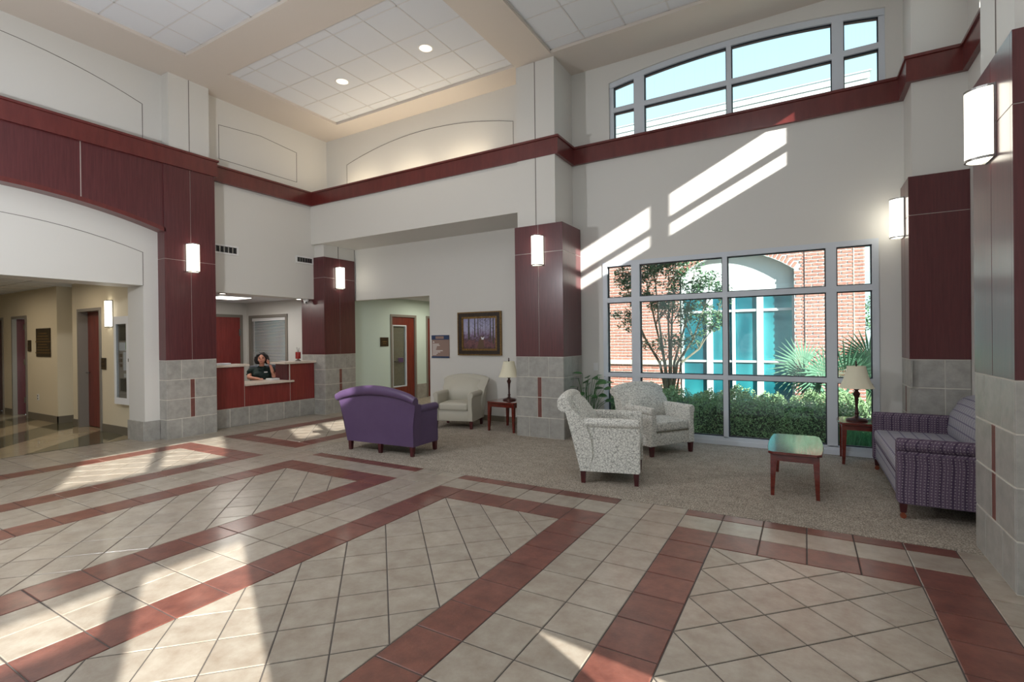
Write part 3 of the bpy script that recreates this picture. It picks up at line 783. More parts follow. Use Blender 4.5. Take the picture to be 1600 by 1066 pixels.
obj('push_plate', MB().box(.62, .72, -.006, 0, 1.0, 1.3).tube([(.66, -.05, 1.02), (.66, -.05, 1.28)], .01), 'steel', lf)
# plaques
def plaque(name, x0, x1, y, z0, z1, label, lines=5):
    t = thing(name, ((x0+x1)/2, y, z0), label, 'plaque' if lines > 3 else 'sign')
    obj('plate', MB().rbox(x0, x1, y-.02, y-.001, z0, z1, .004, 1), 'bronze_plate', t, world=True)
    tx = MB(); h = (z1-z0)
    for k in range(lines):
        zz = z1-h*(.18+.68*k/max(lines-1, 1)); ww_ = (x1-x0)*(.3+.08*((k*37) % 4)); cx = (x0+x1)/2
        tx.box(cx-ww_, cx+ww_, y-.0225, y-.02, zz-h*.018, zz+h*.018)
    obj('raised_lettering', tx, 'gilt', t, world=True, kind='stuff')
plaque('wall_plaque', -12.79, -12.13, 3.76, 1.22, 1.76, 'large dark bronze wall plaque with rows of raised lettering in the hall', 8)
plaque('door_sign', -13.22, -13.08, 3.76, 1.32, 1.54, 'small dark bronze sign beside the open hall door', 3)
plaque('door_sign', -10.08, -9.93, YH, 1.03, 1.22, 'small bronze sign under the hall wall lamp, beside the closed red door', 3)
t = thing('outlet_plate', (-12.77, 3.76, .40), 'small white outlet plate low on the hall wall', 'outlet')
obj('plate', MB().rbox(-12.81, -12.73, 3.75, 3.759, .38, .5, .003, 1), 'white_plastic', t, world=True)
obj('socket', MB().box(-12.785, -12.755, 3.748, 3.75, .40, .43).box(-12.785, -12.755, 3.748, 3.75, .45, .48), 'black_plastic', t, world=True)
# display cabinet
def cabinet():
    x0, x1, z0, z1, y = -9.49, -8.96, .50, 1.88, YH
    t = thing('display_cabinet', ((x0+x1)/2, y, z0), 'white framed glass wall cabinet with pinned papers in the hall', 'notice cabinet')
    obj('cabinet_box', wall_y(MB(), y-.055, y-.001, x0, x1, z0, z1, [(x0+.04, x1-.04, z0+.04, z1-.04)]), 'alu', t, world=True)
    d = obj('door_frame', wall_y(MB(), y-.07, y-.055, x0, x1, z0, z1, [(x0+.06, x1-.12, z0+.10, z1-.12)]), 'white_plastic', t, world=True)
    obj('pane', MB().box(x0+.06, x1-.12, y-.063, y-.060, z0+.10, z1-.12), 'cabinet_glass', d, world=True)
    obj('lock', MB().box(x1-.06, x1-.04, y-.074, y-.07, 1.17, 1.22), 'steel', d, world=True)
    obj('pin_board', MB().box(x0+.04, x1-.04, y-.025, y-.015, z0+.04, z1-.04), 'cork', t, world=True)
    bits = [('framed_photo', x0+.10, x0+.38, 1.50, 1.74, 'photo_dark'), ('notice', x0+.09, x0+.33, 1.34, 1.47, 'paper'), ('notice', x0+.31, x0+.39, 1.36, 1.48, 'green_paper'),
            ('notice', x0+.22, x0+.40, 1.03, 1.32, 'paper'), ('photo', x0+.10, x0+.17, 1.24, 1.29, 'leather_brown'), ('photo', x0+.10, x0+.17, 1.16, 1.21, 'leather_brown'),
            ('photo', x0+.10, x0+.17, 1.08, 1.13, 'leather_brown'), ('card', x0+.24, x0+.31, .92, .98, 'white_plastic'), ('framed_photo', x0+.12, x0+.39, .70, .90, 'black_plastic')]
    for i, (nm, a, b, c, d2, mm) in enumerate(bits):
        obj(nm, MB().box(a, b, y-.032-.002*(i % 3), y-.025, c, d2), mm, t, world=True)
cabinet()

# ------------------------------------------------------------------ reception
struct('wall_office', wall_x(MB(), -11.15, -11.0, 3.95, 7.0, 0, 2.6).box(-11.0, -8.93, 3.95, 4.1, 0, 2.6), 'wall_paint')
ow = wall_y(MB(), 6.85, 7.0, -11.0, -8.86, 0, 2.6, [(-10.83, -9.57, .9, 2.01)])
struct('wall_office_side', ow, 'wall_paint')
oc = thing('ceiling', (-10, 5.5, 2.33), kind='structure')
obj('office_ceiling_panel', MB().box(-11.1, -8.85, 4.0, 6.95, 2.34, 2.4), 'ceiling_white', oc, world=True)
t = thing('ceiling_light', (-9.75, 5.7, 2.33), 'bright rectangular ceiling light panel inside the reception office', 'ceiling light')
obj('frame', wall_x(MB(), 0, 1, 0, 1, 0, 1) if 0 else MB().box(-10.08, -9.42, 5.38, 6.02, 2.325, 2.339), 'white_plastic', t, world=True)
obj('diffuser', MB().box(-10.05, -9.45, 5.41, 5.99, 2.318, 2.325), 'glow_panel', t, world=True)
light('AREA', 'office_light', (-9.75, 5.7, 2.29), 15, (1, .95, .88), .6)
t, lf = thing('door_4', (-11, 6.1, 0), kind='structure'), None
obj('door_frame', MB().box(-11.0, -10.97, 6.69, 6.75, 0, 2.07).box(-11, -10.97, 5.7, 5.76, 0, 2.07).box(-11, -10.97, 5.76, 6.69, 2.01, 2.07), 'door_frame', t, world=True)
lf = obj('door_leaf', MB().box(-11.0, -10.985, 5.76, 6.69, .01, 2.01), 'maroon_red', t, world=True)
for z in (.3, 1.6): obj('hinge', MB().box(-10.985, -10.965, 6.66, 6.70, z, z+.15), 'steel', t, world=True)
# blinds window
t = thing('window_6', (-10.2, 6.85, .9), kind='structure')
obj('window_frame', wall_y(MB(), 6.83, 6.92, -10.88, -9.52, .86, 2.05, [(-10.81, -9.59, .92, 1.99)]), 'door_frame', t, world=True)
obj('pane', MB().box(-10.81, -9.59, 6.93, 6.935, .92, 1.99), 'teal_glass', t, world=True)
obj('blind_headrail', MB().box(-10.80, -9.60, 6.86, 6.90, 1.92, 1.99), 'white_plastic', t, world=True)
for k in range(40):
    z = 1.90-k*.0245
    a = MB().add([(-10.79, 6.868, z-.004), (-9.61, 6.868, z-.004), (-9.61, 6.892, z+.006), (-10.79, 6.892, z+.006),
                  (-10.79, 6.868, z-.007), (-9.61, 6.868, z-.007), (-9.61, 6.892, z+.003), (-10.79, 6.892, z+.003)],
                 [(0, 1, 2, 3), (7, 6, 5, 4), (0, 4, 5, 1), (2, 6, 7, 3), (1, 5, 6, 2), (0, 3, 7, 4)])
    obj('blind_slat', a, 'white_plastic', t, world=True)
# desk
def desk():
    t = thing('reception_desk', (-8.6, 5.7, 0), 'long maroon panelled reception desk with two high ends and a low centre counter', 'reception desk')
    y0, ya, yb, y1 = 4.64, 5.245, 6.15, 6.70; X = -8.5
    obj('kick_backing', MB().box(X-.12, X-.004, y0, y1, 0, .318), 'grout_light', t, world=True)
    ys = [y0+(y1-y0)*k/6 for k in range(7)]
    for a, b in zip(ys, ys[1:]): obj('tile', MB().rbox(X-.03, X, a+.006, b-.006, .003, .312, .003, 1), 'tile_grey', t, world=True)
    for a, b, z in ((y0, ya, 1.03), (ya, yb, .685), (yb, y1, 1.03)):
        obj('front_panel', MB().box(X-.05, X-.004, a+.003, b-.003, .322, z), 'maroon_red', t, world=True)
    for c_ in ((X-.30, X-.05, y0, ya-.002, .32, 1.03), (X-.06, X-.03, ya, yb, .32, .68), (X-.38, X-.05, yb+.002, y1, .32, 1.03)): obj('carcass', MB().box(*c_), 'maroon_red', t, world=True)
    obj('return_panel', MB().box(X-.42, X-.05, yb-.015, yb+.002, .32, 1.03), 'maroon', t, world=True)
    for y_ in (ya, yb): obj('reveal_strip', MB().box(X-.03, X+.001, y_-.003, y_+.003, .32, 1.03), 'reveal', t, world=True)
    obj('high_counter', MB().rbox(X-.36, X+.05, y0-.0, ya+.07, 1.03, 1.07, .006, 2), 'counter_top', t, world=True)
    obj('high_counter', MB().rbox(X-.42, X+.05, yb-.13, y1+.02, 1.03, 1.07, .006, 2), 'counter_top', t, world=True)
    obj('low_counter', MB().rbox(X-.62, X+.05, ya-.0, yb+.06, .685, .72, .006, 2), 'counter_top', t, world=True)
desk()
# things on the desk
single('white_tray', MB().rbox(-8.66, -8.48, 4.70, 5.0, 1.071, 1.10, .006, 2), 'paper', (-8.57, 4.85, 1.071), 'flat white stack of paper on the left high counter of the reception desk', 'paper')
t = thing('desk_decoration', (-8.62, 6.42, 1.071), 'small glossy red lantern-like ornament with prongs on the right high counter', 'ornament')
obj('foot', MB().lathe([(.055, 0), (.055, .012), (.02, .03), (.018, .045)], n=16), 'steel', t, smooth=True)
obj('red_body', MB().lathe([(.045, .045), (.05, .06), (.05, .17), (.045, .18)], n=18), 'red_gloss', t, smooth=True)
obj('prongs', MB().tube([(-.02, 0, .18), (-.028, 0, .24), (-.035, 0, .27)], .005, 6).tube([(.02, 0, .18), (.024, 0, .23), (.03, 0, .26)], .005, 6).tube([(0, .01, .18), (0, .012, .22)], .008, 6), 'steel', t, smooth=True)
t = thing('telephone', (-8.84, 6.02, .721), 'white desk telephone with dark keypad on the low counter beside the hands', 'telephone')
obj('base', MB().rbox(-.09, .09, -.09, .09, 0, .035, .01, 2), 'white_plastic', t, smooth=True)
kb = MB()
for i in range(3):
    for j in range(4): kb.box(-.05+j*.025, -.033+j*.025, -.04+i*.03, -.02+i*.03, .035, .040)
obj('keypad', kb, 'grey_plastic', t)
# office chair
t = thing('office_chair', (-9.42, 5.84, 0), 'dark grey office chair behind the low reception counter', 'chair')
obj('backrest', MB().rbox(-.27, -.21, -.24, .24, .50, .98, .025, 3), 'grey_plastic', t, smooth=True)
obj('seat', MB().rbox(-.24, .22, -.24, .24, .42, .49, .03, 3), 'grey_plastic', t, smooth=True)
obj('pedestal', MB().lathe([(.28, .04), (.26, .07), (.03, .10), (.03, .42)], n=14).box(-.25, -.22, -.03, .03, .35, .6), 'black_plastic', t, smooth=True)

# security camera
t = thing('security_camera', (-8.60, 6.60, 2.30), 'small white dome security camera under the header by the far column', 'camera')
obj('mount', MB().lathe([(.05, 0), (.055, -.03), (.05, -.045)], n=16), 'white_plastic', t, smooth=True)
obj('dome', MB().sphere((0, 0, -.06), .045), 'white_plastic', t, smooth=True)
obj('lens', MB().sphere((.035, -.02, -.07), .018, 10, 6), 'black_plastic', t, smooth=True)
for y in (4.95, 6.45):
    t = thing('ceiling_light', (-8.62, y, 2.30), 'small round spotlight set into the header above the '+('left' if y < 5 else 'right')+' end of the desk', 'ceiling light')
    obj('trim_ring', MB().lathe([(.07, 0), (.07, -.008), (.05, -.012)], n=18), 'steel', t, smooth=True)
    obj('bulb', MB().lathe([(.045, -.0125), (.03, -.016)], n=14), 'glow_panel', t)
# vents
def vent(y0, y1, z0, z1, label):
    t = thing('air_vent', (-8.5, (y0+y1)/2, z0), label, 'vent')
    obj('frame', wall_x(MB(), -8.499, -8.485, y0, y1, z0, z1, [(y0+.03, y1-.03, z0+.025, z1-.025)]), 'white_plastic', t, world=True)
    obj('duct', MB().box(-8.4985, -8.497, y0+.03, y1-.03, z0+.025, z1-.025), 'black_plastic', t, world=True)
    n = 6
    for k in range(n+1):
        y = y0+.03+(y1-y0-.06)*k/n; obj('louvre', MB().box(-8.497, -8.487, y-.008, y+.012, z0+.025, z1-.025), 'steel', t, world=True)
vent(4.66, 5.16, 2.955, 3.11, 'white slotted air vent on the wall beside the left desk column')
vent(6.30, 6.70, 2.985, 3.125, 'white slotted air vent on the wall beside the far corner column')

# ------------------------------------------------------------------ corridor beyond the niche opening
cw = wall_x(MB(), -8.55, -8.36, 7.52, 13.4, 0, 2.5, [(8.70, 9.60, 0, 2.07), (9.98, 10.9, 0, 2.07)])
cw.box(-8.5, -5.95, 13.4, 13.5, 0, 2.5)
struct('wall_corridor', cw, 'wall_aqua')
struct('wall_corridor_right', MB().box(-6.10, -5.95, 7.7, 13.4, 0, 2.5), 'wall_warm')
cc_ = thing('ceiling', (-7.2, 10, 2.45), kind='structure')
obj('corridor_ceiling_panel', MB().box(-8.5, -5.95, 7.7, 13.5, 2.45, 2.55), 'ceiling_white', cc_, world=True)
def door_x(name, x, y0, y1, z, glazed):
    t = thing(name, (x, (y0+y1)/2, 0), kind='structure'); ft = .055
    obj('door_frame', MB().box(x-.15, x+.02, y0, y0+ft, 0, z).box(x-.15, x+.02, y1-ft, y1, 0, z).box(x-.15, x+.02, y0+ft, y1-ft, z-ft, z), 'door_frame', t, world=True)
    if glazed:
        g0, g1 = y0+ft+.03, y1-ft-.28
        lf = obj('door_leaf', wall_x(MB(), x-.06, x-.02, y0+ft, y1-ft, .01, z-ft, [(g0, g1, .35, 1.82)]), 'door_wood', t, world=True)
        obj('glazing_bead', wall_x(MB(), x-.065, x-.012, g0-.005, g1+.005, .345, 1.825, [(g0+.025, g1-.025, .375, 1.795)]), 'alu', lf, world=True)
        obj('pane', MB().box(x-.04, x-.037, g0, g1, .35, 1.82), 'cabinet_glass', lf, world=True)
        obj('blind_panel', MB().box(x-.075, x-.07, g0, g1, .35, 1.82), 'taupe_fabric', lf, world=True)
        sl_ = MB()
        for k in range(44): sl_.box(x-.069, x-.062, g0+.01, g1-.01, .40+k*.032, .412+k*.032)
        obj('blind_slats', sl_, 'cream_vinyl', lf, world=True)
        obj('door_handle', MB().tube([(x-.02, y0+.12, .96), (x+.04, y0+.12, .96), (x+.04, y0+.24, .96)], .011), 'steel', lf, world=True)
        obj('hang_tag', MB().rbox(x-.012, x-.004, y0+.26, y0+.44, .93, 1.04, .003, 1), 'purple_leather', lf, world=True, label='purple hang tag')
    else:
        obj('door_leaf', MB().box(x-.06, x-.02, y0+ft, y1-ft, .01, z-ft), 'door_wood', t, world=True)
door_x('door_5', -8.36, 8.70, 9.60, 2.07, True)
door_x('door_6', -8.36, 9.98, 10.9, 2.07, False)
b = thing('baseboard_corridor', (-8.36, 9.7, 0), kind='structure')
for a, b_ in ((7.55, 8.69), (9.61, 9.97)): obj('tile', MB().box(-8.36, -8.345, a, b_, 0, .36), 'tile_grey', b, world=True)
t = thing('door_sign', (-8.36, 8.5, 1.33), 'small grey bronze sign left of the glazed corridor door', 'sign')
obj('plate', MB().rbox(-8.359, -8.345, 8.37, 8.63, 1.32, 1.53, .004, 1), 'bronze_plate', t, world=True)
obj('raised_lettering', MB().box(-8.345, -8.342, 8.43, 8.57, 1.42, 1.44).box(-8.345, -8.342, 8.45, 8.55, 1.38, 1.395), 'gilt', t, world=True, kind='stuff')

# ------------------------------------------------------------------ directory sign and painting on the niche wall
t = thing('directory_sign', (-5.97, YN, 1.1), 'brown directory sign with navy top band and rows of white lettering, left of the painting', 'sign')
x0, x1, z0, z1 = -6.17, -5.755, 1.115, 1.545
obj('panel', MB().rbox(x0, x1, YN-.02, YN-.001, z0, z1, .004, 1), 'sign_face', t, world=True)
obj('header_band', MB().box(x0, x1, YN-.024, YN-.02, z1-.085, z1), 'sign_navy', t, world=True)
obj('footer_band', MB().box(x0, x1, YN-.024, YN-.02, z0, z0+.03), 'sign_navy', t, world=True)
obj('header_plate', MB().box(x0+.10, x1-.12, YN-.026, YN-.024, z1-.07, z1-.02), 'sign_face', t, world=True)
tx = MB(); tx.add([(x0+.03, YN-.022, z1-.14), (x0+.07, YN-.022, z1-.14), (x0+.05, YN-.022, z1-.105)], [(0, 1, 2)])
for k, w_ in enumerate((.15, .17, .10, .09, .08, .24, .18, .12, .09)): tx.box(x0+.025, x0+.025+w_, YN-.022, YN-.02, z1-.175-k*.025, z1-.163-k*.025)
obj('lettering', tx, 'sign_text', t, world=True)

def painting():
    x0, x1, z0, z1 = -5.535, -4.60, 1.17, 1.955
    t = thing('framed_painting', ((x0+x1)/2, YN, z0), 'dark and gilt framed painting of a misty forest path on the niche wall', 'painting')
    obj('outer_frame', wall_y(MB(), YN-.05, YN-.001, x0, x1, z0, z1, [(x0+.02, x1-.02, z0+.02, z1-.02)]), 'gilt', t, world=True)
    obj('frame', wall_y(MB(), YN-.045, YN-.001, x0+.02, x1-.02, z0+.02, z1-.02, [(x0+.085, x1-.085, z0+.085, z1-.085)]), 'frame_dark', t, world=True)
    obj('inner_frame', wall_y(MB(), YN-.038, YN-.001, x0+.085, x1-.085, z0+.085, z1-.085, [(x0+.12, x1-.12, z0+.12, z1-.12)]), 'gilt', t, world=True)
    # canvas, procedural mist and leaf litter by height
    M = bpy.data.materials.new('canvas'); M.use_nodes = True; N = M.node_tree; n = N.nodes; L = N.links; b = n['Principled BSDF']; b.inputs['Roughness'].default_value = .5
    tc_ = n.new('ShaderNodeTexCoord'); se = n.new('ShaderNodeSeparateXYZ'); L.new(tc_.outputs['Object'], se.inputs[0])
    ns = n.new('ShaderNodeTexNoise'); ns.inputs['Scale'].default_value = 22; ns.inputs['Detail'].default_value = 6; L.new(tc_.outputs['Object'], ns.inputs['Vector'])
    mu = n.new('ShaderNodeMath'); mu.operation = 'MULTIPLY_ADD'; L.new(ns.outputs['Fac'], mu.inputs[0]); mu.inputs[1].default_value = .35; L.new(se.outputs['Z'], mu.inputs[2])
    r = n.new('ShaderNodeValToRGB'); e_ = r.color_ramp.elements
    e_[0].position = .28; e_[0].color = rgb(70, 50, 52); e_[1].position = .85; e_[1].color = rgb(150, 150, 185)
    for p_, c_ in ((.40, rgb(120, 80, 84)), (.47, rgb(84, 62, 70)), (.54, rgb(130, 112, 140)), (.66, rgb(172, 170, 200))):
        q = e_.new(p_); q.color = c_
    L.new(mu.outputs[0], r.inputs[0]); L.new(r.outputs[0], b.inputs['Base Color']); MATS['canvas'] = M
    c = obj('canvas', MB().box(x0+.12, x1-.12, YN-.025, YN-.02, z0+.12, z1-.12), 'canvas', t, world=True)
    rn = random.Random(3); tr = MB(); yy = YN-.026
    a0, a1, b0, b1 = x0+.12, x1-.12, z0+.12, z1-.12; w = a1-a0; h = b1-b0
    for fx, tw, zb in ((.17, .035, .30), (.36, .022, .38), (.46, .018, .42), (.53, .007, .5), (.60, .006, .5), (.70, .010, .45), (.84, .022, .30), (.93, .026, .16), (.65, .004, .55), (.77, .004, .5)):
        x = a0+w*fx; tr.add([(x-tw*w*.9, yy, b0+h*zb), (x+tw*w*.9, yy, b0+h*zb), (x+tw*w*.6, yy, b1), (x-tw*w*.6, yy, b1)], [(0, 1, 2, 3)])
        for k in range(4):
            z = b0+h*(.6+.35*rn.random()); s_ = rn.choice((-1, 1)); l = .03+.05*rn.random()
            xe = min(max(x+s_*l, a0), a1); ze = min(z+.05, b1)
            tr.add([(x, yy, z), (x, yy, z+.006), (xe, yy, ze), (xe, yy, ze-.003)], [(0, 1, 2, 3)])
    obj('painted_trees', tr, 'photo_dark', c, world=True)
    pth = MB().add([(a0+w*.42, yy, b0+.01), (a0+w*.66, yy, b0+.01), (a0+w*.60, yy, b0+h*.42), (a0+w*.54, yy, b0+h*.42)], [(0, 1, 2, 3)])
    obj('painted_path', pth, 'leather_brown', c, world=True)
    obj('painted_light', MB().add([(a0+w*.57, yy-.001, b0+h*.30), (a0+w*.63, yy-.001, b0+h*.30), (a0+w*.66, yy-.001, b0+h*.40), (a0+w*.60, yy-.001, b0+h*.36), (a0+w*.55, yy-.001, b0+h*.40)], [(0, 1, 2, 3, 4)]), 'paper', c, world=True)
painting()

# ------------------------------------------------------------------ upholstered seats (front faces local -Y)
def arcs(c, r, a0, a1, n): return [(c[0]+r*cos(radians(a0+(a1-a0)*i/n)), c[1]+r*sin(radians(a0+(a1-a0)*i/n))) for i in range(n+1)]
def seat(name, label, cat, loc, rot, hw, fab, inner=None, cush=None, h=.86, arch=.05, arm=.60, sh=.42, legs='square', nl=2, yb=.29, yf=-.29, arm_r=.05, flare=.05, over=.09, ah=.085, rr=.05, backfab=None):
    t = thing(name, loc, label, cat, rot); inner = inner or fab; cush = cush or inner
    L0 = .125; xi = hw-ah
    # arms: panel with an outward scroll, eased at the front
    for s in (-1, 1):
        def prof(k=1.0):
            c = (xi+arm_r*.75+.012, arm-arm_r)
            p = [(xi, L0), (xi, arm-arm_r)]+arcs(c, arm_r, 170, -55, 12)+[(hw-.005, arm-arm_r*2.2), (hw-.012, arm-.2), (hw, L0+.1), (hw, L0)]
            cx, cz = (xi+hw)/2, (arm+L0)/2
            return [((cx+(x-cx)*k), cz+(z-cz)*(1-(1-k)*.25)) for x, z in p]
        rings = []
        for y, k in ((yf-.008, .82), (yf, .95), (yf+.015, 1), (0, 1), (yb-.06, 1), (yb-.035, .98)):
            rings.append([(s*x, y, z) for x, z in prof(k)])
        if s < 0: rings = [r[::-1] for r in rings]
        obj('arm', MB().loft(rings), fab, t, smooth=True, angle=42)
    # body rail and seat cushion
    obj('seat_base', MB().rbox(-xi-.01, xi+.01, yf+.012, yb-.01, L0, sh-.125, .014, 2), inner if cush == inner else cush, t, smooth=True)
    obj('seat_cushion', MB().rbox(-xi+.004, xi-.004, yf-.004, yb-.08, sh-.125, sh, .035, 4, crown=.02), cush, t, smooth=True, angle=60)
    # back: scroll section swept across, arched and flared
    top = h-arch
    c = (yb+over+.02, top-rr)
    sec = [(yb-.15, sh-.14), (yb-.13, sh+.05), (yb-.10+over*.35, sh+.22), (yb+over-.06, top-.09), (yb+over-.045, top-.035)]+arcs(c, rr, 125, -70, 12)+[(yb+over, top-2*rr-.006), (yb+over*.5, (top+L0)/2-.05), (yb, L0+.02), (yb, L0)]+[(yb-.1, L0)]
    rings = []; n = 14; hx = hw+.004
    for i in range(n+1):
        u = -1+2*i/n; e_ = max(0, abs(u)-.86)/.14
        ring = []
        for y, z in sec:
            f = max(0, (z-L0)/(top-L0)); x = u*(hx+flare*f*f)
            z2 = z+arch*f*f*(1-u*u); k = 1-.10*e_*e_; z3 = L0+(z2-L0)*(1-.02*e_*e_)
            yc = yb+over*f; ring.append((x, yc+(y-yc)*k, z3))
        rings.append(ring)
    obj('backrest', MB().loft(rings), backfab or fab, t, smooth=True, angle=42)
    # inner back cushion lining
    rings = []
    for i in range(n+1):
        u = -1+2*i/n; x = u*(xi-.012); ring = []; e_ = abs(u)**6
        for y, z in ((yb-.14, sh-.02), (yb-.175+.03*e_, sh+.05), (yb-.15+over*.35+.03*e_, sh+.2), (yb-.10+over*.8+.03*e_, top-.09), (yb-.05+over, top-.04), (yb-.03+over*.5, sh+.2), (yb-.08, sh-.02)):
            f = max(0, (z-L0)/(top-L0)); ring.append((x*(1+.12*f), y, z+arch*f*f*(1-u*u)*.9))
        rings.append(ring)
    obj('back_cushion', MB().loft(rings), cush, t, smooth=True, angle=60)
    # welting along the front of the seat base
    obj('piping', MB().tube([(-xi, yf+.006, sh-.125), (xi, yf+.006, sh-.125)], .006, 6), inner if inner != 'worm' else 'taupe_fabric', t, smooth=True)
    xs = [-(hw-.035), hw-.035]
    pos = [(x, y) for x in xs for y in (yf+.03, yb-.03)]
    if nl == 3: pos += [(0, yb-.03), (0, yf+.03)]
    for x, y in pos:
        def sq(r, z, dx=0): return [(x+dx-r, y-r, z), (x+dx+r, y-r, z), (x+dx+r, y+r, z), (x+dx-r, y+r, z)]
        o = obj('leg', MB().loft([sq(.019, .0 if legs == 'square' else .05), sq(.026, L0+.004)]), 'dark_leg', t)
        if legs != 'square':
            obj('caster', MB().lathe([(.012, .02), (.014, .05)], (x, y, 0), 10).tube([(x-.012, y, .022), (x+.012, y, .022)], .021, 12), 'copper', o, smooth=True)
    return t
seat('loveseat', 'purple leather loveseat seen from behind, standing at the carpet edge', 'loveseat', (-4.765, 4.99, 0), radians(182.5), .555, 'purple_leather', cush='taupe_fabric',
     h=.885, arch=.12, arm=.63, sh=.44, nl=3, flare=.11, over=.06, rr=.045, yf=-.25, yb=.27)
seat('armchair', 'patterned white armchair in the foreground, seen from its side', 'armchair', (-1.76, 5.09, 0), radians(90+13.5), .345, 'worm', h=.90, arch=.035, arm=.655, sh=.43, yf=-.29, yb=.29, flare=.03, over=.14, rr=.07)
seat('armchair', 'patterned white armchair by the window, facing into the room', 'armchair', (-1.66, 6.53, 0), radians(56), .35, 'worm', h=.86, arch=.06, arm=.60, sh=.42, flare=.06, over=.09, rr=.05)
seat('armchair', 'plain light grey armchair against the niche wall under the painting', 'armchair', (-5.045, 6.86, 0), radians(15.5), .34, 'cream_vinyl', h=.86, arch=.06, arm=.60, sh=.42, flare=.07, over=.08, rr=.04)
seat('sofa', 'purple and grey woven two-seat sofa against the right wall', 'sofa', (1.04, 5.82, 0), radians(-90), .87, 'sofa_dark', cush='sofa_light', backfab='sofa_light', h=.90, arch=.08, arm=.63, sh=.45, legs='caster', flare=.0, over=.0, yf=-.41, yb=.34, arm_r=.055, ah=.12)

# ------------------------------------------------------------------ tables and lamps
def table(name, label, loc, rot, w, d, h, over=.03, leg=.048):
    t = thing(name, loc, label, 'table', rot)
    n = 10; pts = []
    for i in range(n+1): u = -1+2*i/n; pts.append((u*(w/2-.02), -d/2-over+.0*u))
    for i in range(n+1): u = -1+2*i/n; pts.append((w/2+over*.6+.022*(1-u*u), u*(d/2-.01)))
    for i in range(n+1): u = 1-2*i/n; pts.append((u*(w/2-.02), d/2+over))
    for i in range(n+1): u = 1-2*i/n; pts.append((-w/2-over*.6-.022*(1-u*u), u*(d/2-.01)))
    mb = MB(); rings = []
    for z, k in ((h-.028, .97), (h-.020, 1), (h-.006, 1), (h, .985)): rings.append([(x*k, y*k, z) for x, y in pts])
    obj('tabletop', mb.loft(rings), 'cherry', t, smooth=True, angle=30)
    for a_ in ((-w/2+leg, w/2-leg, -d/2+.006, -d/2+.024), (-w/2+leg, w/2-leg, d/2-.024, d/2-.006), (-w/2+.006, -w/2+.024, -d/2+leg, d/2-leg), (w/2-.024, w/2-.006, -d/2+leg, d/2-leg)):
        obj('apron', MB().box(*a_, h-.085, h-.027), 'cherry', t)
    for sx in (-1, 1):
        for sy in (-1, 1):
            def sq(r, z):
                ox, oy = sx*(w/2), sy*(d/2); return [(min(ox, ox-sx*r), min(oy, oy-sy*r), z), (max(ox, ox-sx*r), min(oy, oy-sy*r), z), (max(ox, ox-sx*r), max(oy, oy-sy*r), z), (min(ox, ox-sx*r), max(oy, oy-sy*r), z)]
            obj('leg', MB().loft([sq(leg*.6, 0), sq(leg, h-.09), sq(leg, h-.027)]), 'cherry', t)
    return t
table('coffee_table', 'low cherry wood coffee table on the carpet in front of the window', (-.09, 5.62, 0), 0, .385, .94, .405)
table('end_table', 'cherry wood end table with a lamp between the window and the sofa', (.60, 6.985, 0), 0, .50, .46, .475)
table('end_table', 'cherry wood end table with a lamp beside the column and the grey armchair', (-4.12, 6.99, 0), radians(-3), .50, .56, .47)
def lamp(loc, label, s=1.0, cord=1):
    t = thing('table_lamp', loc, label, 'lamp')
    sides = 16; 
    obj('base', MB().lathe([(.105, 0), (.105, .012), (.095, .022), (.05, .032), (.022, .05)], n=22), 'bronze', t, smooth=True)
    obj('stem', MB().lathe([(.022, .05), (.018, .07), (.026, .085), (.016, .10), (.014, .16), (.020, .26), (.034, .295), (.036, .31), (.022, .33), (.016, .345), (.030, .36), (.030, .368), (.010, .38), (.008, .62)], n=18), 'bronze', t, smooth=True)
    rings = []; prof = [(.170, .375), (.152, .41), (.130, .46), (.112, .52), (.098, .58), (.09, .625)]
    for r, z in prof:
        rings.append([(r*cos(2*pi*j/32)*(1+.018*(j % 4 == 0)), r*sin(2*pi*j/32)*(1+.018*(j % 4 == 0)), z) for j in range(32)])
    inn = [[(x*.985, y*.985, z) for x, y, z in r] for r in rings[::-1]]
    obj('lamp_shade', MB().loft(rings+inn, cap=False), 'shade', t, smooth=True, angle=70)
    obj('finial', MB().lathe([(.006, .62), (.012, .64), (.006, .655), (.010, .665), (.003, .685)], n=12), 'bronze', t, smooth=True)
    obj('cord', MB().tube([(.10, .02, .008), (.16, .06, .006), (.2, .03, .03) if cord > 0 else (.14, .10, .03), (.21, .08, .012) if cord > 0 else (.12, .13, .012)], .004, 6), 'black_plastic', t, smooth=True)
    return t
lamp((.505, 6.96, .476), 'table lamp with cream bell shade on the end table by the window and sofa')
lamp((-4.14, 6.99, .471), 'table lamp with cream bell shade on the end table beside the column', cord=-1)

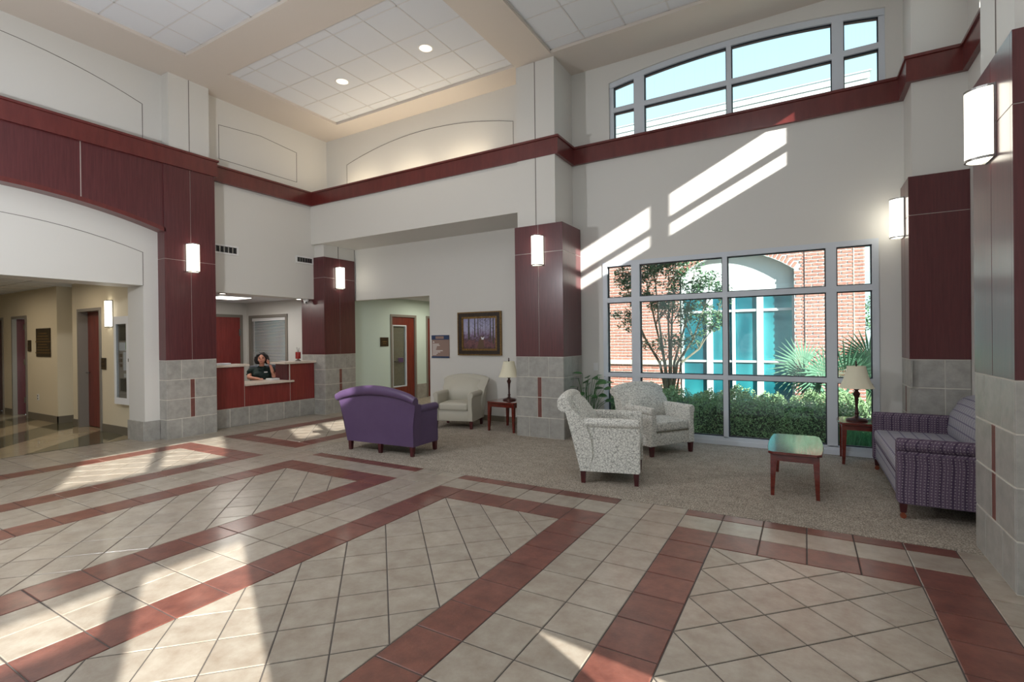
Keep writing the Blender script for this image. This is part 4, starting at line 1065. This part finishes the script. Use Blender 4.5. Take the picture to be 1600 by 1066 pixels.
# ------------------------------------------------------------------ potted plant
def leaf_shape(mb, p, d, n, L, w):
    """pointed heart leaf from p along d with surface normal n"""
    d = d.normalized(); s = d.cross(n).normalized(); n = s.cross(d)
    pts = [(0, 0, 0), (.12, .38, .02), (.35, .5, .05), (.65, .34, .04), (1, 0, -.12)]
    c = [p+d*L*a+n*L*k*.3 for a, b, k in pts]
    l = [p+d*L*a+s*w*b+n*L*k for a, b, k in pts[1:-1]]; r = [p+d*L*a-s*w*b+n*L*k for a, b, k in pts[1:-1]]
    mb.add([tuple(v) for v in c+l+r], [(0, 1, 5), (1, 2, 6, 5), (2, 3, 7, 6), (3, 4, 7), (0, 8, 1), (1, 8, 9, 2), (2, 9, 10, 3), (3, 10, 4)])
def plant():
    t = thing('potted_plant', (-2.74, 6.88, 0), 'leafy green potted plant in a pale pot behind the foreground armchair', 'plant')
    obj('pot', MB().lathe([(.155, 0), (.16, .02), (.19, .34), (.20, .36), (.20, .39), (.175, .39), (.17, .35)], n=28), 'pot', t, smooth=True)
    obj('soil', MB().lathe([(.172, .34), (.172, .352)], n=20), 'soil', t)
    rn = random.Random(5); stems = MB(); kk = 0
    for i in range(34):
        a = 2*pi*rn.random(); rad = .03+.09*rn.random(); hgt = .10+.46*rn.random()
        if i < 4: hgt = .42+.06*i
        sp = .04+.20*rn.random()
        p0 = Vector((rad*cos(a), rad*sin(a), .345)); p1 = p0+Vector((cos(a)*sp*.4, sin(a)*sp*.4, hgt*.6)); p2 = p0+Vector((cos(a)*sp, sin(a)*sp, hgt))
        p2.y = min(p2.y, .20); p2.x = max(p2.x, -.06)
        stems.tube([p0, p1, p2], .0035, 5)
        mb = MB(); d = (p2-p1).normalized()*.3+Vector((cos(a), sin(a), -.25)); nn = Vector((cos(a)*.2-.3, sin(a)*.2-.5, 1))
        leaf_shape(mb, p2, d, nn, .11+.05*rn.random(), .10)
        obj('leaf', mb, 'leaf_house', t, smooth=True, angle=80)
    obj('stems', stems, 'leaf_house', t, smooth=True)
plant()
# light switch plate on window wall return
single('wall_plate', MB().rbox(-2.80, -2.72, YW-.008, YW-.001, .96, 1.08, .002, 1), 'white_plastic', (-2.76, YW, .96), 'small blank white wall plate left of the big window', 'wall plate')

# ------------------------------------------------------------------ receptionist
def person():
    C = Vector((-9.30, 6.10, 0)); f = Vector((.80, -.60, 0)); r = Vector((.60, .80, 0))
    t = thing('person', C, 'dark-haired woman in a dark green polo shirt seated at the reception desk, phoning', 'person')
    def W_(a, b, z): return tuple(r*a+f*b+Vector((0, 0, z)))
    Mh = Matrix((( r.x, f.x, 0), (r.y, f.y, 0), (0, 0, 1)))
    def ell(mb, c, rad, tilt=0, n=20, k=14):
        s = len(mb.v); mb.sphere((0, 0, 0), rad, n, k)
        Rt = Matrix.Rotation(tilt, 3, 'X')
        for i in range(s, len(mb.v)):
            v = Rt @ Vector(mb.v[i]); v = Mh @ v; mb.v[i] = tuple(v+Vector(W_(*c)))
    def tb(mb, pts, rad, n=12): mb.tube([W_(*p) for p in pts], rad, n)
    body = MB()
    tb(body, [(0, -.01, .46), (0, -.01, .60), (0, .0, .76), (0, .01, .90), (0, .0, .95)], [.12, .125, .12, .085, .045], 18)
    tb(body, [(0, 0, .93), (0, .01, .99), (0, .03, 1.05)], [.045, .045, .05], 14)
    # legs
    for s in (-1, 1):
        tb(body, [(s*.08, .0, .53), (s*.10, .22, .535), (s*.11, .40, .52), (s*.11, .43, .48), (s*.11, .42, .28), (s*.11, .41, .08), (s*.11, .42, .05), (s*.11, .54, .035)], [.085, .078, .062, .06, .05, .038, .035, .028])
    # arms
    ra = [(-.14, 0, .91), (-.19, .02, .875), (-.215, .05, .82), (-.215, .12, .765), (-.15, .24, .757), (-.05, .345, .752), (-.02, .37, .750)]
    tb(body, ra, [.035, .042, .044, .040, .034, .024, .022])
    la = [(.14, 0, .91), (.185, .03, .88), (.215, .09, .83), (.225, .17, .775), (.20, .165, .86), (.165, .13, .97), (.155, .12, 1.0)]
    tb(body, la, [.035, .042, .044, .040, .034, .024, .022])
    # head
    ell(body, (0, .045, 1.13), (.072, .088, .098), -.05)
    ell(body, (0, .075, 1.075), (.050, .055, .045), 0)
    tb(body, [(0, .128, 1.15), (0, .142, 1.13), (0, .148, 1.112), (0, .135, 1.103)], [.008, .010, .014, .010], 8)
    for s in (-1, 1): ell(body, (s*.073, .04, 1.12), (.010, .018, .028))
    for s in (-1, 1): ell(body, (s*.038, .105, 1.098), (.026, .024, .024))
    # hands
    ell(body, (.01, .395, .748), (.036, .045, .016))
    for k in range(4): tb(body, [(-.015+.017*k, .425, .750), (-.012+.018*k, .455+.006*(k in (1, 2)), .751), (-.010+.019*k, .482+.008*(k in (1, 2)), .738)], [.0085, .008, .0065], 8)
    tb(body, [(-.018, .38, .752), (-.038, .41, .748), (-.042, .435, .738)], [.011, .009, .007], 8)
    ell(body, (.125, .115, 1.045), (.020, .036, .042))
    for k in range(4): tb(body, [(.135, .145-.019*k, 1.07), (.118, .150-.020*k, 1.095), (.096, .146-.020*k, 1.102)], [.0085, .008, .0065], 8)
    tb(body, [(.115, .145, 1.04), (.10, .152, 1.065), (.094, .150, 1.085)], [.010, .009, .007], 8)
    o = obj('body', body, 'skin', t, smooth=True)
    md = o.modifiers.new('remesh', 'REMESH'); md.mode = 'VOXEL'; md.voxel_size = .0055; md.use_smooth_shade = True
    sm = o.modifiers.new('smooth', 'SMOOTH'); sm.factor = .6; sm.iterations = 3
    # trousers
    tr = MB()
    for s in (-1, 1):
        tb(tr, [(s*.07, -.03, .53), (s*.10, .22, .535), (s*.11, .40, .52), (s*.11, .44, .48), (s*.11, .425, .28), (s*.11, .415, .09)], [.115, .095, .078, .074, .062, .055], 14)
    o = obj('trousers', tr, 'black_plastic', t, smooth=True)
    md = o.modifiers.new('remesh', 'REMESH'); md.mode = 'VOXEL'; md.voxel_size = .012; md.use_smooth_shade = True
    # polo shirt
    ps = MB()
    def el_ring(z, rx, ry, cy=0, n=28): return [W_(rx*cos(2*pi*i/n), cy+ry*sin(2*pi*i/n), z) for i in range(n)]
    ps.loft([el_ring(.50, .175, .14), el_ring(.58, .175, .15, .01), el_ring(.68, .165, .145, .02), el_ring(.79, .172, .14, .025), el_ring(.86, .178, .125, .015), el_ring(.915, .168, .095, .0), el_ring(.95, .11, .07, 0), el_ring(.975, .06, .055, .0)])
    tb(ps, [(-.12, 0, .915), (-.185, .01, .90), (-.215, .03, .855), (-.222, .05, .81)], [.05, .062, .060, .060], 16)
    tb(ps, [(.12, 0, .915), (.185, .015, .90), (.215, .05, .86), (.222, .085, .825)], [.05, .062, .060, .060], 16)
    for s in (-1, 1): ell(ps, (s*.075, .11, .80), (.075, .055, .07))
    o = obj('polo_shirt', ps, 'polo', t, smooth=True)
    md = o.modifiers.new('remesh', 'REMESH'); md.mode = 'VOXEL'; md.voxel_size = .009; md.use_smooth_shade = True
    sm = o.modifiers.new('smooth', 'SMOOTH'); sm.factor = .6; sm.iterations = 5
    cl = MB()
    for s in (-1, 1):
        cl.add([W_(s*.005, .118, .915), W_(s*.045, .06, .985), W_(s*.065, .03, .985), W_(s*.075, .075, .93), W_(s*.04, .13, .91)], [(0, 1, 2, 3, 4), (4, 3, 2, 1, 0)])
    obj('collar', cl, 'polo', t)
    obj('name_badge', MB().loft([[W_(.05, .185, .855), W_(.11, .170, .855), W_(.11, .170, .875), W_(.05, .183, .875)], [W_(.05, .189, .855), W_(.11, .174, .855), W_(.11, .174, .875), W_(.05, .187, .875)]]), 'white_plastic', t, label='small white name badge')
    # face
    ey = MB()
    for s in (-1, 1): ell(ey, (s*.028, .122, 1.133), (.013, .008, .007), 0, 10, 6)
    obj('eye', ey, 'hair', t, smooth=True)
    br = MB()
    for s in (-1, 1): tb(br, [(s*.014, .133, 1.150), (s*.030, .130, 1.156), (s*.046, .116, 1.150)], .0035, 6)
    obj('eyebrow', br, 'hair', t, smooth=True)
    mo = MB(); tb(mo, [(-.024, .124, 1.073), (-.01, .134, 1.076), (.01, .134, 1.076), (.024, .124, 1.073)], [.003, .006, .006, .003], 8)
    obj('mouth', mo, 'lips', t, smooth=True)
    # hair: wavy bob made of overlapping locks, remeshed into one mass
    hr = MB(); ell(hr, (0, .012, 1.165), (.092, .098, .092)); rn = random.Random(2)
    for i in range(26):
        a = radians(150+240*i/25+rn.uniform(-4, 4))-radians(90)
        a = radians(-25)-radians(230)*i/25
        rr = .088+.012*rn.random(); x, y = rr*cos(a), .005+rr*sin(a)
        if y > .05: y = .05
        tb(hr, [(x*.75, y*.75, 1.20), (x, y, 1.16), (x*1.13, y*1.1, 1.10), (x*1.08+.01*rn.uniform(-1, 1), y*1.12, 1.05), (x*1.15, y*1.15, 1.02+.02*rn.random())], [.03, .032, .034, .030, .018], 8)
    for s in (-1, 1): tb(hr, [(s*.005, .075, 1.228), (s*.05, .088, 1.200), (s*.085, .06, 1.15), (s*.095, .045, 1.09), (s*.088, .05, 1.05)], [.022, .026, .026, .026, .014], 8)
    o = obj('hair', hr, 'hair', t, smooth=True)
    md = o.modifiers.new('remesh', 'REMESH'); md.mode = 'VOXEL'; md.voxel_size = .007; md.use_smooth_shade = True
    ph = MB()
    ph.tube([tuple(C+Vector(W_(*p))) for p in ((.094, .02, 1.13), (.104, .05, 1.12), (.106, .09, 1.08), (.10, .125, 1.045), (.088, .14, 1.03))], [.018, .013, .012, .013, .018], 10)
    single('telephone_handset', ph, 'black_plastic', tuple(C+Vector(W_(.105, .09, 1.08))), 'dark telephone handset held to the ear of the seated woman', 'telephone')
person()
for o in COL.objects:
    if o.name == 'office_chair': o.rotation_euler = (0, 0, radians(-37)); o.location = (-9.37, 6.15, 0)

# ------------------------------------------------------------------ courtyard outside the window
yard = struct('ground', MB().box(-14, 12, 7.7, 40, -.3, -.06), 'soil')
struct('lawn', MB().box(-14, 30, 12.9, 60, -.2, -.04), 'lawn')
YFAC = 12.3
def building():
    t = thing('brick_building', (-1.8, YFAC, 0), 'red brick building with a white arched window bay across the courtyard', 'building')
    ax0, ax1, asp, rise = -2.56, -.19, 2.90, .46
    def fa(x): u = (x-(ax0+ax1)/2)/((ax1-ax0)/2); return asp+rise*(1-u*u)
    core = wall_y(MB(), YFAC+.012, YFAC+.6, -9, 1.05, -.1, 6.40, [(ax0, ax1, -.1, 3.40)])
    n = 20
    for i in range(n):
        a = ax0+(ax1-ax0)*i/n; b = ax0+(ax1-ax0)*(i+1)/n
        core.ext([(a, fa(a)), (b, fa(b)), (b, 3.40), (a, 3.40)], 'y', YFAC+.012, YFAC+.6)
    obj('wall', core, 'mortar', t, world=True)
    # right side return of the block
    obj('side_wall', MB().box(.75, 1.05, YFAC+.6, 15.3, -.1, 6.40), 'brick_a', t, world=True)
    bl, bh, px_, pz = .180, .050, .205, .072; BR = []
    rows = int(3.9/pz)
    for k in range(rows):
        z0 = -.02+k*pz; x = 1.05-.0-(px_/2 if k % 2 else 0)
        if k % 2: BR.append((1.05-px_/2+.012, 1.05, z0, z0+bh))
        while x > -5.6:
            a, b = x-bl, x; x -= px_
            if .80 < z0+bh/2 < .905 and a < ax0: continue
            segs = [(a, b)]
            zt = z0+bh
            if z0 < 3.36:
                # cut out the arched opening with its brick ring
                def inside(xx): return ax0-.0 < xx < ax1+.0 and z0 < fa(min(max(xx, ax0), ax1))+.15 or (zt > asp-.02 and ax0-.10 < xx < ax1+.10 and z0 < asp+.13)
                segs = []; m_ = 8; st = None
                for q in range(m_+1):
                    xx = a+(b-a)*q/m_; ins = inside(xx)
                    if not ins and st is None: st = xx
                    if (ins or q == m_) and st is not None:
                        e_ = xx if not ins else xx-(b-a)/m_
                        if e_-st > .03: segs.append((st, e_))
                        st = None
            for s0, s1 in segs: BR.append((s0, s1, z0, z0+bh))
    def score(q):
        c = Vector(((q[0]+q[1])/2, YFAC, (q[2]+q[3])/2))-Vector((0, 0, EYE)); w = c.dot(F); u = 800+FPX*c.dot(R2)/w
        vis = 948 < u < 1372 and q[2] > .45 and q[3] < 3.6
        return (0 if vis else 100)+w
    BR.sort(key=score)
    def bb(mb, q):
        x0, x1, z0, z1 = q; d = .0015*random.random(); y = YFAC-d
        mb.add([(x0, YFAC+.014, z0), (x1, YFAC+.014, z0), (x1, YFAC+.014, z1), (x0, YFAC+.014, z1), (x0, y, z0), (x1, y, z0), (x1, y, z1), (x0, y, z1)],
               [(4, 5, 6, 7), (0, 1, 5, 4), (1, 2, 6, 5), (2, 3, 7, 6), (3, 0, 4, 7)])
    for q in BR[:300]: mb = MB(); bb(mb, q); obj('brick', mb, 'brick_a', t, world=True)
    mb = MB()
    for q in BR[300:]: bb(mb, q)
    obj('brick', mb, 'brick_a', t, world=True, kind='stuff')
    obj('upper_brickwork', wall_y(MB(), YFAC+.002, YFAC+.012, -9, 1.05, 3.9, 6.40), 'brick_a', t, world=True)
    # soldier course over the arch
    n = 34; cx = (ax0+ax1)/2
    for i in range(n):
        x = ax0+(ax1-ax0)*(i+.5)/n; u = (x-cx)/((ax1-ax0)/2); sl = -rise*2*u/((ax1-ax0)/2); nn = Vector((-sl, 1)).normalized(); tt = Vector((nn.y, -nn.x))*.027
        p = Vector((x, fa(x))); q = [p-tt, p+tt, p+tt+nn*.13, p-tt+nn*.13]
        obj('arch_brick', MB().ext([(v.x, v.y) for v in q], 'y', YFAC+.014, YFAC-.002), 'brick_a', t, world=True)
    # recess: white tympanum, curtain glass, white mullions
    yr = YFAC+.20
    obj('reveal', MB().box(ax0-.04, ax0, YFAC+.013, yr+.3, -.1, 2.9).box(ax1, ax1+.04, YFAC+.013, yr+.3, -.1, 2.9), 'stucco', t, world=True)
    ty = MB(); ar = MB()
    for i in range(20):
        a = ax0+(ax1-ax0)*i/20; b = ax0+(ax1-ax0)*(i+1)/20
        ty.ext([(a, 2.36), (b, 2.36), (b, fa(b)), (a, fa(a))], 'y', yr, yr+.1)
        ar.ext([(a, fa(a)-.01), (b, fa(b)-.01), (b, fa(b)+.01), (a, fa(a)+.01)], 'y', YFAC+.0, yr)
    obj('arched_panel', ty, 'stucco', t, world=True); obj('arch_soffit', ar, 'stucco', t, world=True)
    xs = [(ax0, ax0+.05), (-1.99, -1.86), (-1.44, -1.375), (-.93, -.80), (ax1-.05, ax1)]
    for a, b in xs: obj('mullion', MB().box(a, b, yr-.03, yr+.08, -.1, 2.40), 'white_plastic', t, world=True)
    for (a0, a1), (b0, b1) in zip(xs, xs[1:]):
        for z0, z1 in ((.87, .915), (2.02, 2.075)): obj('rail', MB().box(a1, b0, yr-.02, yr+.06, z0, z1), 'white_plastic', t, world=True)
        for z0, z1 in ((-.1, .87), (.915, 2.02), (2.075, 2.40)): obj('pane', MB().box(a1, b0, yr+.02, yr+.03, z0, z1), 'teal_glass', t, world=True)
    obj('stone_sill', MB().box(-5.6, ax0, YFAC-.05, YFAC+.02, .80, .90), 'stone_sill', t, world=True)
    obj('expansion_joint', MB().box(-.012, .004, YFAC-.004, YFAC+.014, -.1, 6.4), 'gasket', t, world=True)
    obj('downspout', MB().box(.858, .872, YFAC-.004, YFAC+.012, -.1, 3.6), 'stone_sill', t, world=True)
    obj('cornice', MB().box(-9.2, 1.15, YFAC-.08, YFAC+.6, 6.20, 6.545).box(-9.2, 1.15, YFAC-.10, YFAC+.6, 6.56, 6.69), 'stucco', t, world=True)
    obj('coping', MB().box(-9.2, 1.18, YFAC-.12, YFAC+3, 6.69, 6.715), 'alu', t, world=True)
building()

def leaves(mb, c, n, rad, size, rn, shell=0, flat=.5):
    for _ in range(n):
        while True:
            p = Vector((rn.uniform(-1, 1), rn.uniform(-1, 1), rn.uniform(-1, 1)))
            if shell < p.length < 1: break
        p = Vector((c[0]+p.x*rad[0], c[1]+p.y*rad[1], c[2]+p.z*rad[2]))
        a = Vector((rn.uniform(-1, 1), rn.uniform(-1, 1), rn.uniform(-.6, .6))).normalized(); b = a.cross(Vector((rn.uniform(-flat, flat), rn.uniform(-flat, flat), 1))).normalized()
        s = size*(.6+.8*rn.random()); mb.add([tuple(p-a*s), tuple(p+b*s*.45), tuple(p+a*s), tuple(p-b*s*.45)], [(0, 1, 2, 3)])
def tree():
    b = Vector((-2.15, 9.4, -.06)); rn = random.Random(11)
    t = thing('courtyard_tree', b, 'small multi-stemmed leafy tree in the courtyard, seen through the big window', 'tree')
    tips = []; mb = MB()
    stems = [(-.78, .0, 2.55), (-.52, .2, 3.0), (-.25, -.15, 3.15), (-.05, .2, 3.1), (.15, -.1, 3.0), (.42, .15, 2.8), (.75, -.05, 2.55), (.95, .1, 2.25)]
    for dx, dy, h in stems:
        k = .10+.04*rn.random(); pts = [Vector((dx*.05, dy*.1, 0)), Vector((dx*.10, dy*.2, .5)), Vector((dx*.22, dy*.4, 1.05)), Vector((dx*.55, dy*.7, h*.58)), Vector((dx*.85, dy, h*.8)), Vector((dx, dy, h))]
        pts = [p+Vector((rn.uniform(-.02, .02), 0, 0)) for p in pts]
        mb.tube(pts, [.035, .03, .024, .018, .010, .004], 7); tips += [pts[-1], pts[-2]]
        for q in range(5):
            i = rn.choice((2, 3, 3, 4)); p = pts[i]; s_ = rn.choice((-1, 1))
            e_ = p+Vector((s_*rn.uniform(.1, .32), rn.uniform(-.25, .25), rn.uniform(.25, .5))); mb.tube([p, (p+e_)/2+Vector((0, 0, .03)), e_], [.009, .006, .003], 5); tips.append(e_)
    obj('trunk', mb, 'bark', t, smooth=True)
    lf = MB()
    for p in tips: leaves(lf, p, 90, (.17, .17, .12), .034, rn)
    for c, k in (((-.70, 0, 2.62), 420), ((-.45, .1, 2.75), 480), ((-.2, 0, 2.85), 460), ((-.62, .05, 2.3), 260), ((.1, .05, 2.75), 240), ((.5, 0, 2.35), 260), ((.85, .05, 2.0), 220), ((.62, 0, 1.75), 160), ((.3, 0, 2.1), 150), ((-.8, 0, 2.0), 120)):
        for q in range(k//22): leaves(lf, (c[0]+rn.gauss(0, .13), c[1]+rn.gauss(0, .15), c[2]+rn.gauss(0, .11)), 44, (.13, .12, .07), .034, rn)
    obj('foliage', lf, 'leaf_tree', t, kind='stuff')
tree()
def hedge():
    rn = random.Random(4)
    t = thing('hedge', (-1.3, 8.5, 0), 'low clipped green hedge running along the outside of the big window', 'hedge')
    obj('branches', MB().rbox(-3.7, 1.5, 8.1, 9.05, -.06, .42, .12, 2), 'hedge_core', t, world=True)
    mb = MB()
    for _ in range(42000):
        x = rn.uniform(-3.8, 1.6); s_ = rn.random()
        top = .50+.05*sin(x*5)+.04*sin(x*13+1)+.03*sin(x*31)
        if s_ < .45: y = 8.02+.10*rn.random()+.03*sin(x*9); z = rn.uniform(-.03, top-.02)
        else: y = rn.uniform(8.05, 9.1); z = top+rn.uniform(-.10, .07)
        a = Vector((rn.uniform(-1, 1), rn.uniform(-1, 1), rn.uniform(-.3, 1))).normalized(); b = a.cross(Vector((rn.uniform(-1, 1), -1, rn.uniform(-1, 1)))).normalized(); l = .009+.012*rn.random()
        p = Vector((x, y, z)); mb.add([tuple(p-a*l), tuple(p+b*l*.5), tuple(p+a*l), tuple(p-b*l*.5)], [(0, 1, 2, 3)])
    obj('foliage', mb, 'leaf_hedge', t, world=True, kind='stuff')
hedge()
def palmetto():
    rn = random.Random(9); base = Vector((.48, 9.6, -.06))
    t = thing('palmetto', base, 'spiky fan-leaved palmetto behind the hedge near the right end of the window', 'palm')
    obj('trunk', MB().lathe([(.10, 0), (.12, .12), (.09, .35), (.05, .42)], n=12), 'bark', t, smooth=True)
    fans = [((-.50, -.1, 1.0), (-.85, -.45, .35), .62), ((-.22, -.25, .90), (-.5, -.7, .6), .65), ((.06, -.2, .85), (.1, -.5, .95), .78), ((.38, -.05, 1.15), (.35, -.6, .9), .65),
            ((-.35, .1, .78), (-.8, -.4, -.1), .50), ((.28, .1, 1.0), (.3, -.3, .9), .5), ((-.05, -.3, .72), (-.3, -.9, -.1), .45), ((.5, .2, .8), (.7, -.5, .1), .45)]
    for hub, d, L in fans:
        mb = MB(); h = Vector(hub); d = Vector(d).normalized(); up = Vector((rn.uniform(-.2, .2), -.9, .35)); s = d.cross(up).normalized(); n = s.cross(d)
        mb.tube([Vector((0, 0, .35)), (h*.5)+Vector((0, 0, .28)), h], [.012, .010, .008], 5)
        for k in range(27):
            a = radians(-112+224*k/26); dv = (d*cos(a)+s*sin(a)+n*.10*abs(sin(a))).normalized(); l = L*(.82+.18*cos(a*.8))*(.92+.12*rn.random())
            sd = dv.cross(n).normalized()*.018
            tip = h+dv*l-Vector((0, 0, .06*l/L)); m_ = h+dv*l*.45
            mb.add([tuple(h), tuple(m_+sd), tuple(tip), tuple(m_-sd), tuple(m_+n*.006)], [(0, 1, 4), (1, 2, 4), (0, 4, 3), (4, 2, 3)])
        obj('leaf', mb, 'leaf_palm', t)
palmetto()
def tuft():
    rn = random.Random(6); mb = MB()
    for _ in range(1500):
        x, y = rn.uniform(.40, 1.3), rn.uniform(7.66, 7.86); h = .12+.2*rn.random(); a = rn.uniform(0, 2*pi); dx, dy = .13*cos(a), .10*sin(a)
        mb.add([(x-.004, y, -.06), (x+.004, y, -.06), (x+dx*.4+.003, y+dy*.4, h*.75), (x+dx, y+dy, h), (x+dx*.4-.003, y+dy*.4, h*.75)], [(0, 1, 2, 4), (4, 2, 3)])
    single('grass_border', mb, 'grass_blade', (.7, 7.8, -.06), 'green strappy grass growing between the window and the right end of the hedge', 'grass', smooth=False, kind='stuff')
tuft()
for i, (x, y, r_, h, lab) in enumerate(((2.9, 21, 1.2, 3.2, 'distant leafy tree beyond the right corner of the brick building'), (3.9, 24, 2.0, 3.6, 'farther pale green tree behind the leafy tree right of the brick building'))):
    rn = random.Random(20+i)
    t = thing('leafy_tree', (x, y, -.06), lab, 'tree')
    obj('trunk', MB().tube([(0, 0, 0), (0, 0, h*.5), (.1, 0, h*.8)], [.12, .09, .04]), 'bark', t, smooth=True)
    lf = MB()
    for q in range(40): leaves(lf, (rn.gauss(0, r_*.4), rn.gauss(0, r_*.4), h*.62+rn.gauss(0, h*.17)), 60, (.35, .35, .25), .07, rn)
    obj('foliage', lf, 'leaf_far', t, kind='stuff')
